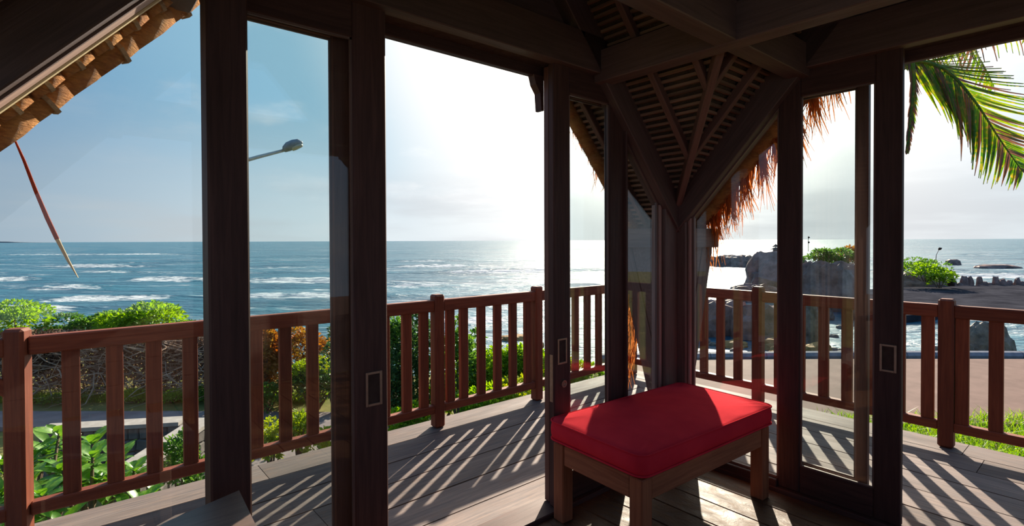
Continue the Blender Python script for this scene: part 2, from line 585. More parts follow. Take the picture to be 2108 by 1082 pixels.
# ---------------------------------------------------------------- sliding doors and fixed panes
def door(idx, w, s0, s1, n, st0, st1, label, handle=None, lock=False):
    e = empty('door_%d' % idx, P(w, (s0 + s1) / 2, n, .02), kind='structure')
    tag(e, label)
    t = .02
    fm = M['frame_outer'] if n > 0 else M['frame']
    bx('stile', w, s0, s0 + st0, n - t, n + t, .024, 2.28, fm, e, .005)
    bx('stile', w, s1 - st1, s1, n - t, n + t, .024, 2.28, fm, e, .005)
    bx('top_rail', w, s0 + st0, s1 - st1, n - t + .001, n + t - .001, GT, 2.28, fm, e, .004)
    bx('bottom_rail', w, s0 + st0, s1 - st1, n - t + .001, n + t - .001, .024, GB, fm, e, .004)
    bx('glass_pane', w, s0 + st0 - .008, s1 - st1 + .008, n - .003, n + .003, GB - .008, GT + .008, M['glass'], e, 0)
    b = .008
    for (a0, a1, z0, z1) in ((s0 + st0, s0 + st0 + b, GB, GT), (s1 - st1 - b, s1 - st1, GB, GT), (s0 + st0, s1 - st1, GB, GB + b), (s0 + st0, s1 - st1, GT - b, GT)):
        bx('glazing_bead', w, a0, a1, n - .014, n - .004, z0, z1, M['corner'], e, 0)
    if handle is not None:
        hc = handle; zc = .815
        f = n - t
        h = empty('flush_handle', P(w, hc, f, zc)); h.parent = e; h.matrix_parent_inverse = WM[e].inverted()
        for (a0, a1, z0, z1) in ((-.034, -.024, -.066, .066), (.024, .034, -.066, .066), (-.024, .024, .056, .066), (-.024, .024, -.066, -.056)):
            bx('handle_rim', w, hc + a0, hc + a1, f - .005, f + .001, zc + z0, zc + z1, M['brass'], h, .001)
        bx('handle_cup', w, hc - .024, hc + .024, f - .001, f + .0005, zc - .056, zc + .056, M['recess'], h, 0)
        if lock:
            vs = []; fs = []
            m = 20
            for r, dd in ((.019, 0), (.019, .006), (.012, .006), (.010, .002), (.0, .002)):
                for i in range(m): vs.append(P(w, hc - .012 + r * math.cos(2 * PI * i / m), f - dd, .645 + r * math.sin(2 * PI * i / m)))
            for j in range(4):
                for i in range(m): fs.append((j * m + i, j * m + (i + 1) % m, (j + 1) * m + (i + 1) % m, (j + 1) * m + i))
            pyobj('lock_cylinder', vs, fs, M['brass'], e)
            bx('lock_plate', w, s1 - .0005, s1 + .0015, n - .011, n + .011, .56, .80, M['brass'], e, 0)
    return e


door(1, 'L', 2.055, 2.66, -.010, .136, .09, 'sliding glass door beside the wall post, flush pull facing the wide opening', handle=2.115)
door(2, 'L', 2.118, 2.648, .045, .13, .09, 'outer sliding glass door stacked behind the one at the wall post')
door(3, 'L', .56, 1.134, -.010, .134, .117, 'sliding glass door behind the red ottoman with flush pull and lock', handle=1.078, lock=True)
door(4, 'L', .50, 1.115, .045, .13, .11, 'outer sliding glass door stacked behind the lockable one')
door(5, 'R', .664, 1.223, -.010, .112, .108, 'sliding glass door right of the red ottoman with flush pull', handle=1.172)
door(6, 'R', .655, 1.072, .045, .09, .052, 'outer narrow sliding glass door stacked behind the shore-side one')


def fixed_pane(idx, w, pts, label):
    e = empty('window_%d' % idx, P(w, pts[0][0], 0, pts[0][1]), kind='structure')
    tag(e, label)
    prism('glass_pane', [P(w, s, -.003, z) for s, z in pts], P(w, 0, .006, 0), M['glass'], e)
    for i in range(len(pts)):
        a = pts[i]; b = pts[(i + 1) % len(pts)]
        bar('glazing_bead', P(w, a[0], -.012, a[1]), P(w, b[0], -.012, b[1]), .014, .014, M['corner'], e, up=P(w, 0, 1, 0), bev=0)
    return e


zr = lambda s: hz_(s) - .22
fixed_pane(1, 'L', [(2.668, .03), (3.45, .03), (3.45, zr(3.45)), (2.745, zr(2.745)), (2.668, zr(2.745))], 'tall fixed pane under the sloping rafter beside the wall post')
fixed_pane(2, 'L', [(.22, .065), (.555, .065), (.555, zr(.555)), (.22, zr(.22))], 'narrow fixed pane between the corner jamb and the lockable door')
fixed_pane(3, 'R', [(.142, .065), (.66, .065), (.66, zr(.66)), (.142, zr(.142))], 'fixed pane between the corner jamb and the shore-side sliding door')
bx('sill', 'L', .2, .56, -.05, .05, 0.0, .06, M['frame'], wl)
bx('sill', 'R', .13, .664, -.05, .05, 0.0, .06, M['frame'], wr)
bx('side_jamb', 'L', .552, .57, -.05, .07, 0, 2.25, M['frame'], wl)
fixed_pane(4, 'R', [(2.72, .03), (3.45, .03), (3.45, zr(3.45)), (2.745, zr(2.745)), (2.72, zr(2.745))], 'fixed pane under the rafter at the far end of the shore-side wall')

# ---------------------------------------------------------------- roof
OV = .42
roof = empty('roof', (-CX, -CX, hz_(CX)), kind='structure')
tag(roof, 'steep cross-gabled thatch roof on dark beams, split battens showing underneath')
TH = .24
E0 = S + OV


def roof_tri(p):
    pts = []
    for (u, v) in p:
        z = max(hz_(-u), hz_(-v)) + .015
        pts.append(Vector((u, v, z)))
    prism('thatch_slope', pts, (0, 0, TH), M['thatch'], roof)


c0 = (-CX, -CX)
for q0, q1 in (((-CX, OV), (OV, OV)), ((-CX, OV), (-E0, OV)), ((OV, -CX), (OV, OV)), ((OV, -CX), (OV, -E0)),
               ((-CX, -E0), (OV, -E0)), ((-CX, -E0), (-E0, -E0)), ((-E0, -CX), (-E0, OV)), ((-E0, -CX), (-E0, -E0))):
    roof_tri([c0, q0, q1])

# battens: horizontal split canes across each of the four visible slopes
sp = .027
i = 0
s = -.40
while s < CX - .02:
    z = hz_(s) - .004
    for w in 'LR':
        # slope that falls to the corner: runs from the valley to the verge
        n0 = -s
        bar('batten', P(w, s, n0, z), P(w, s, OV, z), .017, .014, M['batten'], roof, up=P(w, -MP, 0, 1) if False else (0, 0, 1), bev=0) if OV - n0 > .02 else None
    s += sp
s = CX + .02
while s < S + .40:
    z = hz_(s) - .004
    for w in 'LR':
        n0 = -(S - s)
        if s < S - .1 or w == 'L':
            bar('batten', P(w, s, max(n0, -1.2), z), P(w, s, OV, z), .017, .014, M['batten'], roof, bev=0)
    s += sp * 1.35
# common rafters under the battens
for w in 'LR':
    for k, n in enumerate((.25, -.27, -.53, -.79, -1.05, -1.31)):
        s0 = max(-n, -.36) if n < 0 else -n
        big = n > 0
        bar('rafter', P(w, s0, n, hz_(s0) - .036), P(w, CX, n, hz_(CX) - .036), .034, .05, M['rafter'], roof)
        s1 = S - (-n if n < 0 else -.36)
        if n > 0:
            bar('verge_rafter', P(w, S + .36, .155, hz_(S + .36) - .135), P(w, CX, .155, hz_(CX) - .135), .125, .075, M['weathered'], roof)
        elif n > -1.2:
            bar('rafter', P(w, s1, n, hz_(s1) - .036), P(w, CX, n, hz_(CX) - .036), .034, .05, M['rafter'], roof)
# valley rafter over the corner diagonal
bar('valley_rafter', (.36, .36, hz_(-.36) - .045), (-CX, -CX, hz_(CX) - .045), .038, .06, M['rafter'], roof)
# cross beams on the header level, running out through the gables
for w in 'LR':
    for sb in (.77, S - .79):
        zb_ = 2.318 + (.004 if w == 'R' else 0)
        bar('cross_beam', P(w, sb, .36, zb_), P(w, sb, -S, zb_), .10, .17, M['beam'], roof)

# verge: tied straw bundles along the seaward gable, hanging straw along the shore gable
def bundle(w, s, n, z, r, ln, down, mat):
    dz = -MP if s > CX else MP
    dirv_ = P(w, 1, 0, dz).normalized()
    c = P(w, s, n, z)
    m = 8
    path = [c - dirv_ * ln * .62, c - dirv_ * ln * .1, c + dirv_ * ln * .62]
    o = tube('thatch_bundle', path, [r * .93, r * 1.0, r * .95], mat, roof, m)
    if down:
        vs, fs = tube_geo([c - dirv_ * .007, c + dirv_ * .007], [r * 1.13] * 2, 8)
        pyobj('tie', vs, fs, M['cane'], o)
    return o


for i in range(28):
    s = CX + .05 + i * .075
    if s > S + .34: break
    bundle('L', s, .30, hz_(s) - .168, .040, .080, True, M['bundle'])
for i in range(24):
    s = CX + .02 + i * .095
    if s > S + .36: break
    bundle('L', s, .41, hz_(s) - .155, .086 + random.uniform(-.003, .003), .17, i % 2 == 0, M['bundle'])
bar('edge_cane', P('L', CX, .238, hz_(CX) - .182), P('L', S + .36, .238, hz_(S + .36) - .182), .03, .022, M['straw_pale'], roof)
for i in range(24):
    s = CX - .02 - i * .095
    if s < -.38: break
    bundle('L', s, .39, hz_(s) - .02, .05, .125, False, M['bundle'])
    bundle('R', s, .38, hz_(s) - .03, .06, .125, False, M['bundle'])


def straws(name, spots, mat, parent, wid=.004):
    vs = []; fs = []
    for p, ln, lean in spots:
        p = Vector(p)
        a = random.uniform(0, PI)
        t = Vector((math.cos(a), math.sin(a), 0)) * wid * random.uniform(.6, 1.6)
        b = len(vs)
        for k in range(4):
            f = k / 3
            c = p + Vector((lean.x * f * f, lean.y * f * f, -ln * f))
            ww = 1 - .8 * f
            vs += [c - t * ww, c + t * ww]
        for k in range(3): fs.append((b + 2 * k, b + 2 * k + 1, b + 2 * k + 3, b + 2 * k + 2))
    o = pyobj(name, vs, fs, mat, parent)
    o['kind'] = 'stuff'
    return o


sps = []
for i in range(1500):
    s = random.uniform(-.40, 1.25)
    s += .03 * math.sin(s * 60)
    n = random.uniform(.36, .48)
    clump = .5 + .5 * noise.noise(Vector((s * 9, 0, 3)))
    ln = random.uniform(.12, .24) + clump * random.random() ** 1.5 * .34
    sps.append((P('R', s, n, hz_(s) - .02), ln, Vector((random.uniform(-.05, .08), random.uniform(-.07, .05), 0))))
straws('hanging_straw', sps, M['straw'], roof, .0055)
sps = []
for i in range(420):
    s = random.uniform(-.40, 1.6)
    sps.append((P('L', s, random.uniform(.38, .44), hz_(s) - .03), random.uniform(.03, .12) + (random.random() < .06) * .1, Vector((random.uniform(-.05, .05), random.uniform(-.03, .03), 0))))
for i in range(160):
    s = random.uniform(CX, S + .36)
    sps.append((P('L', s, random.uniform(.36, .46), hz_(s) - .15), random.uniform(.02, .06), Vector((random.uniform(-.05, .05), random.uniform(-.03, .03), 0))))
straws('verge_straw', sps, M['straw'], roof, .003)
sps = []
for i in range(260):
    q_ = random.random()
    p = Vector((.36, .36, 1.17)) + Vector((random.gauss(0, .04), random.gauss(0, .04), .02))
    p = P('L', -.02 + random.gauss(0, .02), .40 + random.gauss(0, .035), 1.20 - q_ * .65)
    sps.append((p, random.uniform(.08, .3), Vector((random.uniform(-.1, .04), random.uniform(-.03, .08), 0))))
straws('loose_straw', sps, M['straw'], roof, .004)

# ---------------------------------------------------------------- railings
def railing(name, w, posts, bals, s_from, s_to, n, label):
    r = empty(name, P(w, (s_from + s_to) / 2, n, 0), label, 'railing', 'veranda railings')
    for i in range(len(posts)):
        s = posts[i]
        o_ = bx('post', w, s - .042, s + .042, n - .042, n + .042, .0, .985, M['rail'], r, .012)
        if s == 3.19: o_.matrix_basis = WM[o_] = Matrix.Translation(WM[o_].translation) @ Matrix.Rotation(math.radians(-24), 4, 'Z') @ WM[o_].to_3x3().to_4x4()
    edges = sorted(posts)
    spans = []
    cur = s_from
    for p in edges + [None]:
        e_ = (p - .040) if p is not None else s_to
        if e_ - cur > .05: spans.append((cur, e_))
        if p is not None: cur = p + .040
    for a, b in spans:
        bx('top_rail', w, a, b, n - .03, n + .03, .86, .945, M['rail'], r, .006)
        bx('bottom_rail', w, a, b, n - .03, n + .03, .108, .168, M['rail'], r, .006)
    for s in bals:
        bx('baluster', w, s - .035, s + .035, n - .018, n + .018, .166, .862, M['rail'], r, .003)
    return r


lp = [3.19, .91, -.10, -1.45]
lb = [3.0, 2.83, 2.665, 2.50, 2.33, 2.165, 2.0, 1.835, 1.67, 1.505, 1.34, 1.17, 1.03, .80, .675, .505, .34, .175, .01,
      -.27, -.43, -.59, -.755, -.92, -1.085, -1.25, 3.36, 3.53]
rl = railing('deck_railing', 'L', lp, lb, -1.45, 3.9, RN, 'red-brown baluster railing along the seaward edge of the deck')
bar('knee_bracket', P('L', 3.215, RN, .70), P('L', 3.40, RN, .86), .05, .06, M['rail'], rl)
rp = [-.12, 1.13, 2.40]
rb = [-1.28, -1.11, -.945, -.78, -.615, -.455, -.295, .05, .215, .385, .545, .705, .87, 1.03, 1.21, 1.375, 1.54, 1.705, 1.87, 2.03, 2.2]
rr = railing('deck_railing', 'R', rp, rb, -RN + .045, 2.9, RA, 'red-brown baluster railing along the shore edge of the deck, above the pavement')

# ---------------------------------------------------------------- ottoman
OT = Matrix.Translation((-.665, -.368, 0)) @ Matrix.Rotation(math.radians(-3.0), 4, 'Z')
OLX, OLY = 1.06, .55
ot = bpy.data.objects.new('ottoman', None)
place(ot, None, OT)
tag(ot, 'low dark wooden ottoman frame with four square legs under the red cushion', 'ottoman')


def otb(name, a, b, parent, mat, bev=.005):
    a = Vector(a); b = Vector(b)
    c = (a + b) / 2; s = b - a
    i = max(range(3), key=lambda k: s[k])
    R = {0: Matrix.Identity(4), 1: Matrix.Rotation(PI / 2, 4, 'Z'), 2: Matrix.Rotation(-PI / 2, 4, 'Y')}[i]
    dim = {0: (s.x, s.y, s.z), 1: (s.y, s.x, s.z), 2: (s.z, s.y, s.x)}[i]
    return meshobj(name, box_mesh(*dim, bev), mat, parent, OT @ Matrix.Translation(c) @ R)


hx, hy = OLX / 2, OLY / 2
for sx in (-1, 1):
    for sy in (-1, 1):
        x0, y0 = sx * (hx - .035), sy * (hy - .035)
        otb('leg', (x0 - .035, y0 - .035, 0), (x0 + .035, y0 + .035, .385), ot, M['ottoman'])
for sy in (-1, 1):
    y0 = sy * (hy - .022)
    otb('apron', (-hx + .07, y0 - .016, .285), (hx - .07, y0 + .016, .384), ot, M['ottoman'])
for sx in (-1, 1):
    x0 = sx * (hx - .022)
    otb('apron', (x0 - .016, -hy + .07, .285), (x0 + .016, hy - .07, .384), ot, M['ottoman'])
otb('seat_board', (-hx + .01, -hy + .01, .386), (hx - .01, hy - .01, .398), ot, M['ottoman'])


def cushion():
    """boxed cushion: rounded-rectangle outline lofted up the side, crowned top with pulled wrinkles"""
    lx, ly, z0, z1, r = OLX + .035, OLY + .035, .400, .500, .052
    nper = 96
    outline = []
    per = []
    corners = [(1, 1), (-1, 1), (-1, -1), (1, -1)]
    for ci, (sx, sy) in enumerate(corners):
        cx_, cy_ = sx * (lx / 2 - r), sy * (ly / 2 - r)
        a0 = ci * PI / 2
        for k in range(9):
            a = a0 + k / 8 * PI / 2
            outline.append((cx_ + r * math.cos(a), cy_ + r * math.sin(a)))
        nx = corners[(ci + 1) % 4]
        ex, ey = nx[0] * (lx / 2 - r), nx[1] * (ly / 2 - r)
        a1 = a0 + PI / 2
        st = (cx_ + r * math.cos(a1), cy_ + r * math.sin(a1))
        en = (ex + r * math.cos(a1), ey + r * math.sin(a1))
        ns = 22 if abs(st[0] - en[0]) > abs(st[1] - en[1]) else 12
        for k in range(1, ns):
            f = k / ns
            outline.append((st[0] + (en[0] - st[0]) * f, st[1] + (en[1] - st[1]) * f))
    n = len(outline)
    vs = []; fs = []
    rings = []
    prof = [(-.012, z0), (.0, z0 + .008), (.006, z0 + .03), (.008, z0 + .05), (.006, z0 + .07), (.0, z0 + .092), (-.004, z1 - .004)]
    for off, z in prof:
        ring = []
        for (x, y) in outline:
            l = math.hypot(x, y)
            k = 1 + off / l
            ring.append(len(vs)); vs.append((x * k, y * k, z))
        rings.append(ring)
    for j in range(1, 15):
        f = 1 - j / 15
        ring = []
        for i, (x, y) in enumerate(outline):
            crown = .022 * (1 - f ** 2.5)
            wr = .008 * math.sin(i * .95 + 2 * noise.noise(Vector((i * .13, 0, 0)))) * max(0, (f - .72)) / .28 * (.4 + noise.noise(Vector((i * .08, 5, 0))))
            sag = .006 * noise.noise(Vector((x * f * 5, y * f * 5, 2)))
            ring.append(len(vs)); vs.append((x * f, y * f, z1 - .004 + crown + wr + sag))
        rings.append(ring)
    for a, b in zip(rings[:-1], rings[1:]):
        for i in range(n): fs.append((a[i], a[(i + 1) % n], b[(i + 1) % n], b[i]))
    fs.append(tuple(rings[-1]))
    fs.append(tuple(rings[0][::-1]))
    c = pyobj('seat_cushion', vs, fs, M['fabric'], None, OT, True)
    tag(c, 'thick red boxed cushion with piped edges lying on the wooden ottoman', 'cushion')
    for z, off in ((z1 - .006, .004), (z0 + .006, .004)):
        path = []
        for (x, y) in outline:
            l = math.hypot(x, y); k = 1 + off / l
            path.append(Vector((x * k, y * k, z)))
        pv = []; pf = []
        for i in range(n):
            t = (path[(i + 1) % n] - path[i - 1]).normalized()
            a = Vector((0, 0, 1)); b = t.cross(a)
            for k in range(6):
                g = 2 * PI * k / 6
                pv.append(path[i] + (a * math.cos(g) + b * math.sin(g)) * .0045)
        for i in range(n):
            for k in range(6): pf.append((i * 6 + k, i * 6 + (k + 1) % 6, ((i + 1) % n) * 6 + (k + 1) % 6, ((i + 1) % n) * 6 + k))
        pyobj('piping', pv, pf, M['fabric'], c, OT, True)


cushion()

# ---------------------------------------------------------------- side table in the near corner
zt = .66
tip = on_z(487, 1011, zt); pr = on_z(520, 1081, zt); pl = on_z(323, 1082, zt)
dr = (pr - tip).normalized(); dl = (pl - tip).normalized()
dl.z = dr.z = 0
mid = (dr + dl) * .3
tb = empty('side_table', (tip.x + mid.x, tip.y + mid.y, 0), 'dark wooden side table with a skewed top standing before the wall post', 'table')
cc = [tip, tip + dr * .50, tip + dr * .50 + dl * .48, tip + dl * .48]
cc = [Vector((p.x, p.y, zt)) for p in cc]
prism('table_top', cc, (0, 0, -.03), M['table'], tb)
cen = sum(cc, Vector()) / 4
for p in cc:
    p2 = p.lerp(cen, .18)
    bar('leg', (p2.x, p2.y, 0), (p2.x, p2.y, zt - .03), .045, .045, M['table'], tb)

# ---------------------------------------------------------------- land, road, shore
ZG, ZS = -2.9, -4.6
shore = []
NR, NC = 60, 90
vs = []; fs = []
for j in range(NR + 1):
    y = -14 + 42 * (j / NR)
    for i in range(NC + 1):
        x = -70 + 140 * i / NC
        edge = 17.0 + (2.2 / (1 + math.exp(-(x - 4) * 1.2))) + .5 * noise.noise(Vector((x * .2, 0, 0)))
        if x < -12: edge += 6
        dd = y - edge
        z = ZG
        if dd > 0: z = ZG - min(3.2, dd * .85)
        z += .05 * noise.noise(Vector((x * .8, y * .8, 0)))
        vs.append(cp(x, y, z))
for j in range(NR):
    for i in range(NC):
        a = j * (NC + 1) + i
        fs.append((a, a + 1, a + NC + 2, a + NC + 1))
ground = pyobj('ground', vs, fs, M['soil'], smooth=True)
tag(ground, 'grassy coastal ground below the raised deck', kind='structure')


def slab(name, pts, z, th, mat, label, bump=0):
    o = prism(name, [cp(x, y, z) for x, y in pts], (0, 0, -th), mat)
    tag(o, label, kind='structure')
    return o


slab('road', [(-40, 11.7), (-40, 13.2), (-8, 12.95), (-3.5, 12.8), (-.5, 12.5), (-.5, 10.4), (-3, 8.2), (-6.5, 8.2), (-6.4, 11.9)], ZG + .10, .2, M['road'],
     'narrow worn asphalt road between the dry hedge and the stone wall')
slab('pavement', [(2.5, 12.2), (30, 11.0), (30, 18.2), (14, 18.3), (4, 18.4)], ZG + .10, .2, M['pavement'], 'pinkish paved shore path beyond the grass strip')
o = prism('road_line', [cp(x, y, ZG + .104) for x, y in ((-6.6, 11.75), (-5.2, 11.65), (-5.2, 11.55), (-6.6, 11.65))], (0, 0, -.003), M['white'])
tag(o, 'white painted line on the asphalt road', kind='structure')

kb = empty('kerb', cp(10, 18.5, ZG), 'long pale grey rounded kerb along the paved shore path', 'kerb')
kp = []
for i in range(26):
    x = 3 + i * 1.0
    kp.append(cp(x, 18.75 - .012 * (x - 12) ** 2 * .3, ZG + .12))
for i in range(25):
    vsk, fsk = tube_geo([kp[i].lerp(kp[i + 1], .01), kp[i].lerp(kp[i + 1], .99)], [.17, .17], 8)
    pyobj('kerb_section', vsk, fsk, M['kerb'], kb, smooth=False)

# low stone wall with a concrete coping, two arms meeting at the road
def stone_wall(name, a, b, h, th, label, z1=None):
    a = Vector(a); b = Vector(b)
    e = empty(name, ((a.x + b.x) / 2, (a.y + b.y) / 2, a.z), label, 'stone wall', 'low stone walls by the road')
    u = (b - a); ln = u.length; u.normalize()
    nn = Vector((-u.y, u.x, 0)).normalized()
    prism('wall_core', [a - nn * th * .4, b - nn * th * .4, b + nn * th * .4, a + nn * th * .4], (0, 0, h), M['stone'], e)
    prism('coping', [a - nn * th * .62 + Vector((0, 0, h)), b - nn * th * .62 + Vector((0, 0, h)), b + nn * th * .62 + Vector((0, 0, h)), a + nn * th * .62 + Vector((0, 0, h))],
          (0, 0, .07), M['concrete'], e)
    for side in (-1, 1):
        k = 0
        rows = 4
        for r in range(rows):
            x = random.uniform(0, .1)
            while x < ln - .12:
                w = random.uniform(.16, .30)
                c = a + u * (x + w / 2) + nn * side * th * .42 + Vector((0, 0, h * (r + .5) / rows))
                m = Matrix((u, nn, Vector((0, 0, 1)))).transposed().to_4x4(); m.translation = c
                m = m @ Matrix.Rotation(random.uniform(-.2, .2), 4, 'Y')
                st = meshobj('stone', box_mesh(.2, .09, h / rows * .95, .025), M['stone'], e, m @ Matrix.Diagonal((w / .2 * .94, 1, 1, 1)))
                x += w
    return e


zc = -1.95
q0 = on_z(215, 872, zc); q1 = on_z(372, 863, zc); q2 = on_z(418, 860, zc); q3 = on_z(285, 948, zc)
for q_ in (q0, q1, q2, q3): q_.z = ZG
stone_wall('stone_wall', q0 + (q0 - q1) * .8, q1, zc - ZG - .07, .30, 'low dark stone wall with pale concrete coping running alongside the road')
stone_wall('stone_wall', q2, q3 + (q3 - q2) * .25, zc - ZG - .07, .34, 'low stone wall with broad coping running from the road towards the deck')

# ---------------------------------------------------------------- sea
vs = []; fs = []; foam = []
NRW, NCL = 560, 220
crest = [(40, .25, 1.0), (47, .35, 1.2), (56, .45, 1.4), (67, .6, 1.7), (81, .65, 2.0), (99, .8, 2.4), (122, .85, 2.8), (150, .9, 3.4), (190, .9, 4.2), (245, .8, 5.5), (330, .6, 8)]
for j in range(NRW + 1):
    y0 = 19 * math.exp(j / NRW * math.log(9000 / 19))
    for i in range(NCL + 1):
        th = math.radians(-62 + 124 * i / NCL)
        x = y0 * math.tan(th)
        y = y0
        z = 0; fm = 0
        if y0 < 480:
            for k, (cy, am, wd) in enumerate(crest):
                yc = cy + 5.5 * (cy / 70) * noise.noise(Vector((x / cy * 1.7, k * 3.7, 0))) + 1.2 * noise.noise(Vector((x * .09, k * 2.1, 4)))
                t = (y - yc) / wd
                if abs(t) > 6: continue
                gain = max(0, min(1, .42 + 1.7 * noise.noise(Vector((x / cy * 4.2, k * 5.3, 9)))))
                z += am * gain * math.exp(-t * t)
                if t < .2: fm = max(fm, gain * math.exp(-(t + .9) ** 2 / (1.6 if am < .7 else .8)))
            z += .10 * noise.noise(Vector((x * .35, y * .5, 0))) * min(1, 60 / y0)
        vs.append(cp(x, y, ZS + z)); foam.append(fm)
for j in range(NRW):
    for i in range(NCL):
        a = j * (NCL + 1) + i
        fs.append((a, a + 1, a + NCL + 2, a + NCL + 1))


def sea_mat():
    g = G('sea_water')
    p = g.pos()
    at_ = g.n('ShaderNodeAttribute', attribute_name='foam').outputs['Fac']
    # waves and foam streaks run across the line of sight of the beach (rows parallel to the shore)
    ang = math.atan2(FWD.y, FWD.x)
    pr_ = g.n('ShaderNodeVectorRotate', {'Vector': p, 'Angle': -ang}, rotation_type='Z_AXIS').outputs[0]
    rip = g.noise(g.map(pr_, (1.5, .45, 1)), 1.0, 6, .62, .3)
    rip2 = g.noise(g.map(pr_, (.22, .05, 1)), 1.0, 5, .6, .3)
    st = g.noise(g.map(pr_, (.12, .022, 1)), 1.0, 7, .68, .9)
    fine = g.noise(g.map(pr_, (1.1, .5, 1)), 1.0, 6, .7, .5)
    f1 = g.ramp(g.n('ShaderNodeMath', {0: at_, 1: g.ramp(fine, .3, .7, .35, 1.2)}, operation='MULTIPLY').outputs[0], .45, .75)
    f2 = g.n('ShaderNodeMath', {0: g.ramp(st, .53, .66), 1: g.ramp(fine, .45, .62)}, operation='MULTIPLY').outputs[0]
    f = g.n('ShaderNodeMath', {0: f1, 1: f2}, operation='MAXIMUM').outputs[0]
    deep = g.mix(g.ramp(rip2, .35, .65), (.012, .085, .14), (.03, .155, .215))
    h = g.n('ShaderNodeMath', {0: rip, 1: g.ramp(rip2, 0, 1, 0, 3.)}, operation='ADD').outputs[0]
    nb = g.bump(h, 1., .7)
    wt = g.n('ShaderNodeBsdfPrincipled', {'Base Color': deep, 'Roughness': .36, 'Normal': nb, 'IOR': 1.33})
    fo = g.n('ShaderNodeBsdfDiffuse', {'Color': (.62, .65, .67), 'Normal': nb})
    return g.end(g.n('ShaderNodeMixShader', {0: f, 1: wt.outputs[0], 2: fo.outputs[0]}).outputs[0])


sea = pyobj('sea', vs, fs, sea_mat(), smooth=True)
at_ = sea.data.attributes.new('foam', 'FLOAT', 'POINT')
at_.data.foreach_set('value', foam)
tag(sea, 'blue-green sea with rows of breaking white waves', kind='stuff')

# far headland on the horizon
hd = []
for i in range(15): hd.append((-5000 + i * 60, 18 + 16 * math.sin(i / 14 * PI) + random.uniform(-4, 4)))
vs = [cp(x, 4600, ZS - 2) for x, h in hd] + [cp(x, 4600, ZS + h * max(0.05, 1 - i_ / 14)) for i_, (x, h) in enumerate(hd)] + [cp(x, 5200, ZS - 2) for x, h in hd]
fs = [(i, i + 1, 16 + i, 15 + i) for i in range(14)] + [(15 + i, 16 + i, 31 + i, 30 + i) for i in range(14)]
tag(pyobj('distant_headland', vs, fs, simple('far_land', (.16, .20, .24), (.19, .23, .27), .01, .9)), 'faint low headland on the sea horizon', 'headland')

# ---------------------------------------------------------------- rocks
def rock(name, u0, u1, vt, vb, label, mat, dep=.7, rough=.28, flat=.35, z=ZS, sub=4, seed=None, group=None, stretch=1., cat='rock'):
    """rock standing on level z: spans photo columns u0..u1, top at vt, waterline at vb"""
    c = on_z((u0 + u1) / 2, vb, z)
    Y = (c - CAM).dot(FWD)
    wd = (u1 - u0) / FPX * Y
    ht = (vb - vt) / FPX * Y
    bm = bmesh.new()
    bmesh.ops.create_icosphere(bm, subdivisions=sub, radius=1)
    sd_ = seed if seed is not None else random.uniform(0, 100)
    for v in bm.verts:
        d_ = v.co.normalized()
        r = 1 + rough * noise.noise(d_ * 1.7 + Vector((sd_, 0, 0))) + rough * .6 * noise.noise(d_ * 4.3 + Vector((0, sd_, 0))) + rough * .25 * noise.noise(d_ * 11 + Vector((0, 0, sd_)))
        p = d_ * r
        p.x = max(-1, min(1, p.x * 1.08)); p.z = min(p.z, 1 - flat * .3 + .12 * noise.noise(d_ * 6))
        v.co = Vector((p.x * wd / 2, p.y * wd / 2 * dep, p.z * ht if p.z > 0 else p.z * ht * .4))
    zm = max(v.co.z for v in bm.verts); xm = max(abs(v.co.x) for v in bm.verts)
    for v in bm.verts:
        if v.co.z > 0: v.co.z *= ht / zm
        v.co.x *= wd / 2 / xm
    me = bpy.data.meshes.new(name)
    bm.to_mesh(me); bm.free()
    m = Matrix((RGT, FWD, Vector((0, 0, 1)))).transposed().to_4x4()
    m.translation = Vector((c.x, c.y, z)) + FWD * wd * dep * .35
    o = meshobj(name, me, mat, None, m, smooth=False)
    return tag(o, label, cat, group)


R_ = M['rock']
rock('headland_rock', 1425, 1490, 527, 546, 'low dark reef ledge with a flat top off the hanging straw', R_, .6, .2, .9)
rock('headland_rock', 1478, 1560, 524, 549, 'low dark reef ledge joining the cliff below the small shrine', R_, .6, .2, .9)
rock('sea_cliff', 1545, 1680, 516, 610, 'dark sloping rock cliff carrying the small shrine', R_, .6, .22, .5)
rock('sea_cliff', 1640, 1790, 536, 640, 'sheer dark rock cliff topped with green shrubs', R_, .5, .18, .9)
rock('sea_cliff', 1500, 1610, 584, 622, 'dark rubble slope at the foot of the shrine cliff', R_, .5, .3, .4)
rock('sea_cliff', 1840, 1975, 560, 596, 'dark rock mound under the bright green shrubs on the point', R_, .6, .2, .7)
rock('rock_ledge', 1400, 1560, 618, 692, 'layered dark rock ledge behind the shore railing, next to the corner post', R_, .45, .25, .8)
rock('rock_ledge', 1520, 1672, 628, 700, 'layered dark rock ledge standing behind the railing post', R_, .45, .25, .8)
rock('shore_boulder', 1655, 1695, 612, 722, 'tall dark boulder by the shrub-topped cliff, in the tidal pool', M['boulder'], .8)
rock('shore_boulder', 1690, 1720, 636, 658, 'small rounded black boulder standing in pale tidal water', M['boulder'], .8)
rock('shore_boulder', 2012, 2098, 664, 737, 'large grey-brown boulder beside the kerb', M['boulder'], .8, .25)
rock('shore_boulder', 1985, 2012, 706, 738, 'small dark boulder next to the large grey-brown one', M['boulder'], .8)
rock('shore_boulder', 1918, 1942, 712, 736, 'small dark boulder in front of open water by the kerb', M['boulder'], .8)
pg = 'ochre rocks at the waterline'
